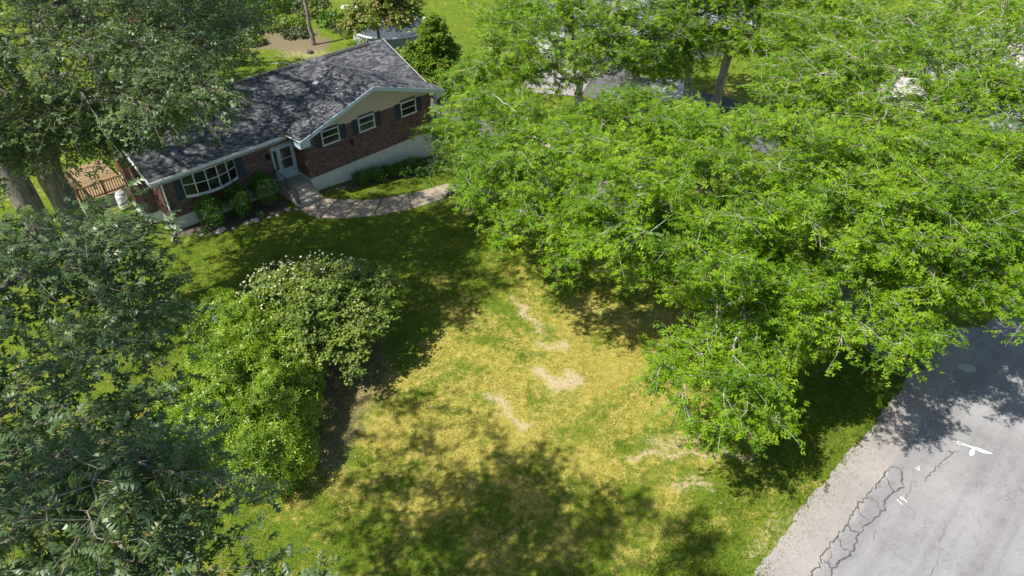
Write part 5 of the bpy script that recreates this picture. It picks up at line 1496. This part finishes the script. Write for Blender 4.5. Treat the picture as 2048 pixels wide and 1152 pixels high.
# olive green small tree at the shaded corner of the wing
leafy_tree('hawthorn', 'dull olive small tree crowding the right corner of the house', 'tree', T(-2.4, 34.6), trunk_pts(-2.4, 34.6, (-2.4, 34.5, .9)), .12,
           [(-2.6, 35.0, 2.6, 2.0, 2.0, 2.0, 60), (-1.6, 32.6, 1.9, 1.9, 1.8, 1.5, 46)], 'simple', 'olive_leaf', 'thin_bark', twigs=7, twig_len=.5, per_twig=9, lscale=.13, rmin=.007, tips_shell=.4)
# back garden trees
leafy_tree('maple_tree', 'yellow green young maple at the far right corner of the roof', 'tree', T(-6.1, 52.6), trunk_pts(-6.1, 52.6, (-6.1, 52.6, 1.0), (-6.1, 52.7, 2.4)), .12,
           [(-6.0, 51.6, .9, 1.8, 1.3, 1.0, 36), (-6.1, 52.6, 1.7, 2.3, 2.2, 2.0, 80), (-5.9, 52.8, 3.6, 1.4, 1.4, 1.6, 40)], 'broad', 'maple_leaf', 'thin_bark', twigs=8, tintbias=.2, twig_len=.5, per_twig=12, lscale=.20, rmin=.008, tips_shell=.45)
leafy_tree('garden_tree', 'bushy grey green tree in front of the round pool', 'tree', T(-11.4, 60.2), trunk_pts(-11.4, 60.2, (-11.4, 60.2, 1.2), (-11.4, 60.3, 2.6)), .13,
           [(-11.2, 59.6, 2.6, 2.8, 2.3, 2.2, 84), (-10.9, 60.4, 5.0, 2.3, 2.0, 1.8, 54), (-9.2, 60.2, 3.2, 1.6, 1.5, 1.6, 26), (-13.3, 60.0, 2.4, 1.3, 1.3, 1.2, 20)], 'broad', 'dogwood_leaf', 'thin_bark', twigs=8, twig_len=.6, per_twig=11, lscale=.22, rmin=.008, tips_shell=.45, tintbias=.25)
x, y = -9.0, 57.2; z = tz(x, y)
shrub('back_bush', 'mid green bush between the maple and the pool tree', 'bush', (x, y, z), [(x, y, z + .9, 1.5, 1.4, 1.2), (x - 1.6, y + .8, z + .7, 1.2, 1.1, 1.0)], 1500, 'broad', 'dogwood_leaf', .2)
x, y = -13.4, 61.6; z = tz(x, y)
shrub('back_bush', 'low light green weeds under the left pool rim', 'bush', (x, y, z), [(x, y, z + .5, 1.3, 1.0, .8)], 600, 'simple', 'maple_leaf', .2)
leafy_tree('slender_tree', 'slender bare trunked tree behind the house, crown above the picture', 'tree', T(-18.3, 64.0), trunk_pts(-18.3, 64.0, (-18.4, 64.1, 4), (-18.5, 64.3, 8.5)), .17,
           [(-18.5, 64.5, 12, 3.6, 3.6, 3, 60)], 'broad', 'dogwood_leaf', 'thin_bark', twigs=5, twig_len=.8, per_twig=8, lscale=.25, rmin=.012, r_top=.12)
for x, y, w, h, lm, lab in ((-25.5, 74, 2.6, 2.4, 'maple_leaf', 'sunny yellow green bush at the top edge behind the brush'), (-20.2, 72.2, 1.6, 2.6, 'olive_leaf', 'dark evergreen bush at the top edge right of the slender trunk'), (-22.3, 68.5, 1.8, 1.0, 'dogwood_leaf', 'low grey green scrub left of the slender trunk'),
                        (-26.5, 66.5, 2.2, 1.2, 'shrub_leaf', 'rough green scrub beyond the roof ridge'), (-20.4, 66.2, 1.2, .8, 'olive_leaf', 'dull olive scrub close to the slender trunk'), (-24.2, 64.0, 1.3, .7, 'dogwood_leaf', 'low dark scrub at the near edge of the brush'), (-17.6, 69.4, 1.3, 1.4, 'shrub_leaf', 'green scrub behind the two round bushes'), (-13.5, 76, 3.0, 2.6, 'shrub_leaf', 'green hedge bush at the top edge beyond the pool'), (-33, 76, 4, 3.5, 'shrub_leaf', 'leafy thicket at the top edge behind the play tower')):
    z = tz(x, y)
    shrub('scrub_bush', lab, 'bush', (x, y, z), [(x, y, z + h * .45, w, w * .8, h * .55), (x + w * .6, y + .3, z + h * .35, w * .6, w * .6, h * .45), (x - w * .5, y - .4, z + h * .3, w * .6, w * .6, h * .4)], int(500 * w), 'broad', lm, .26)
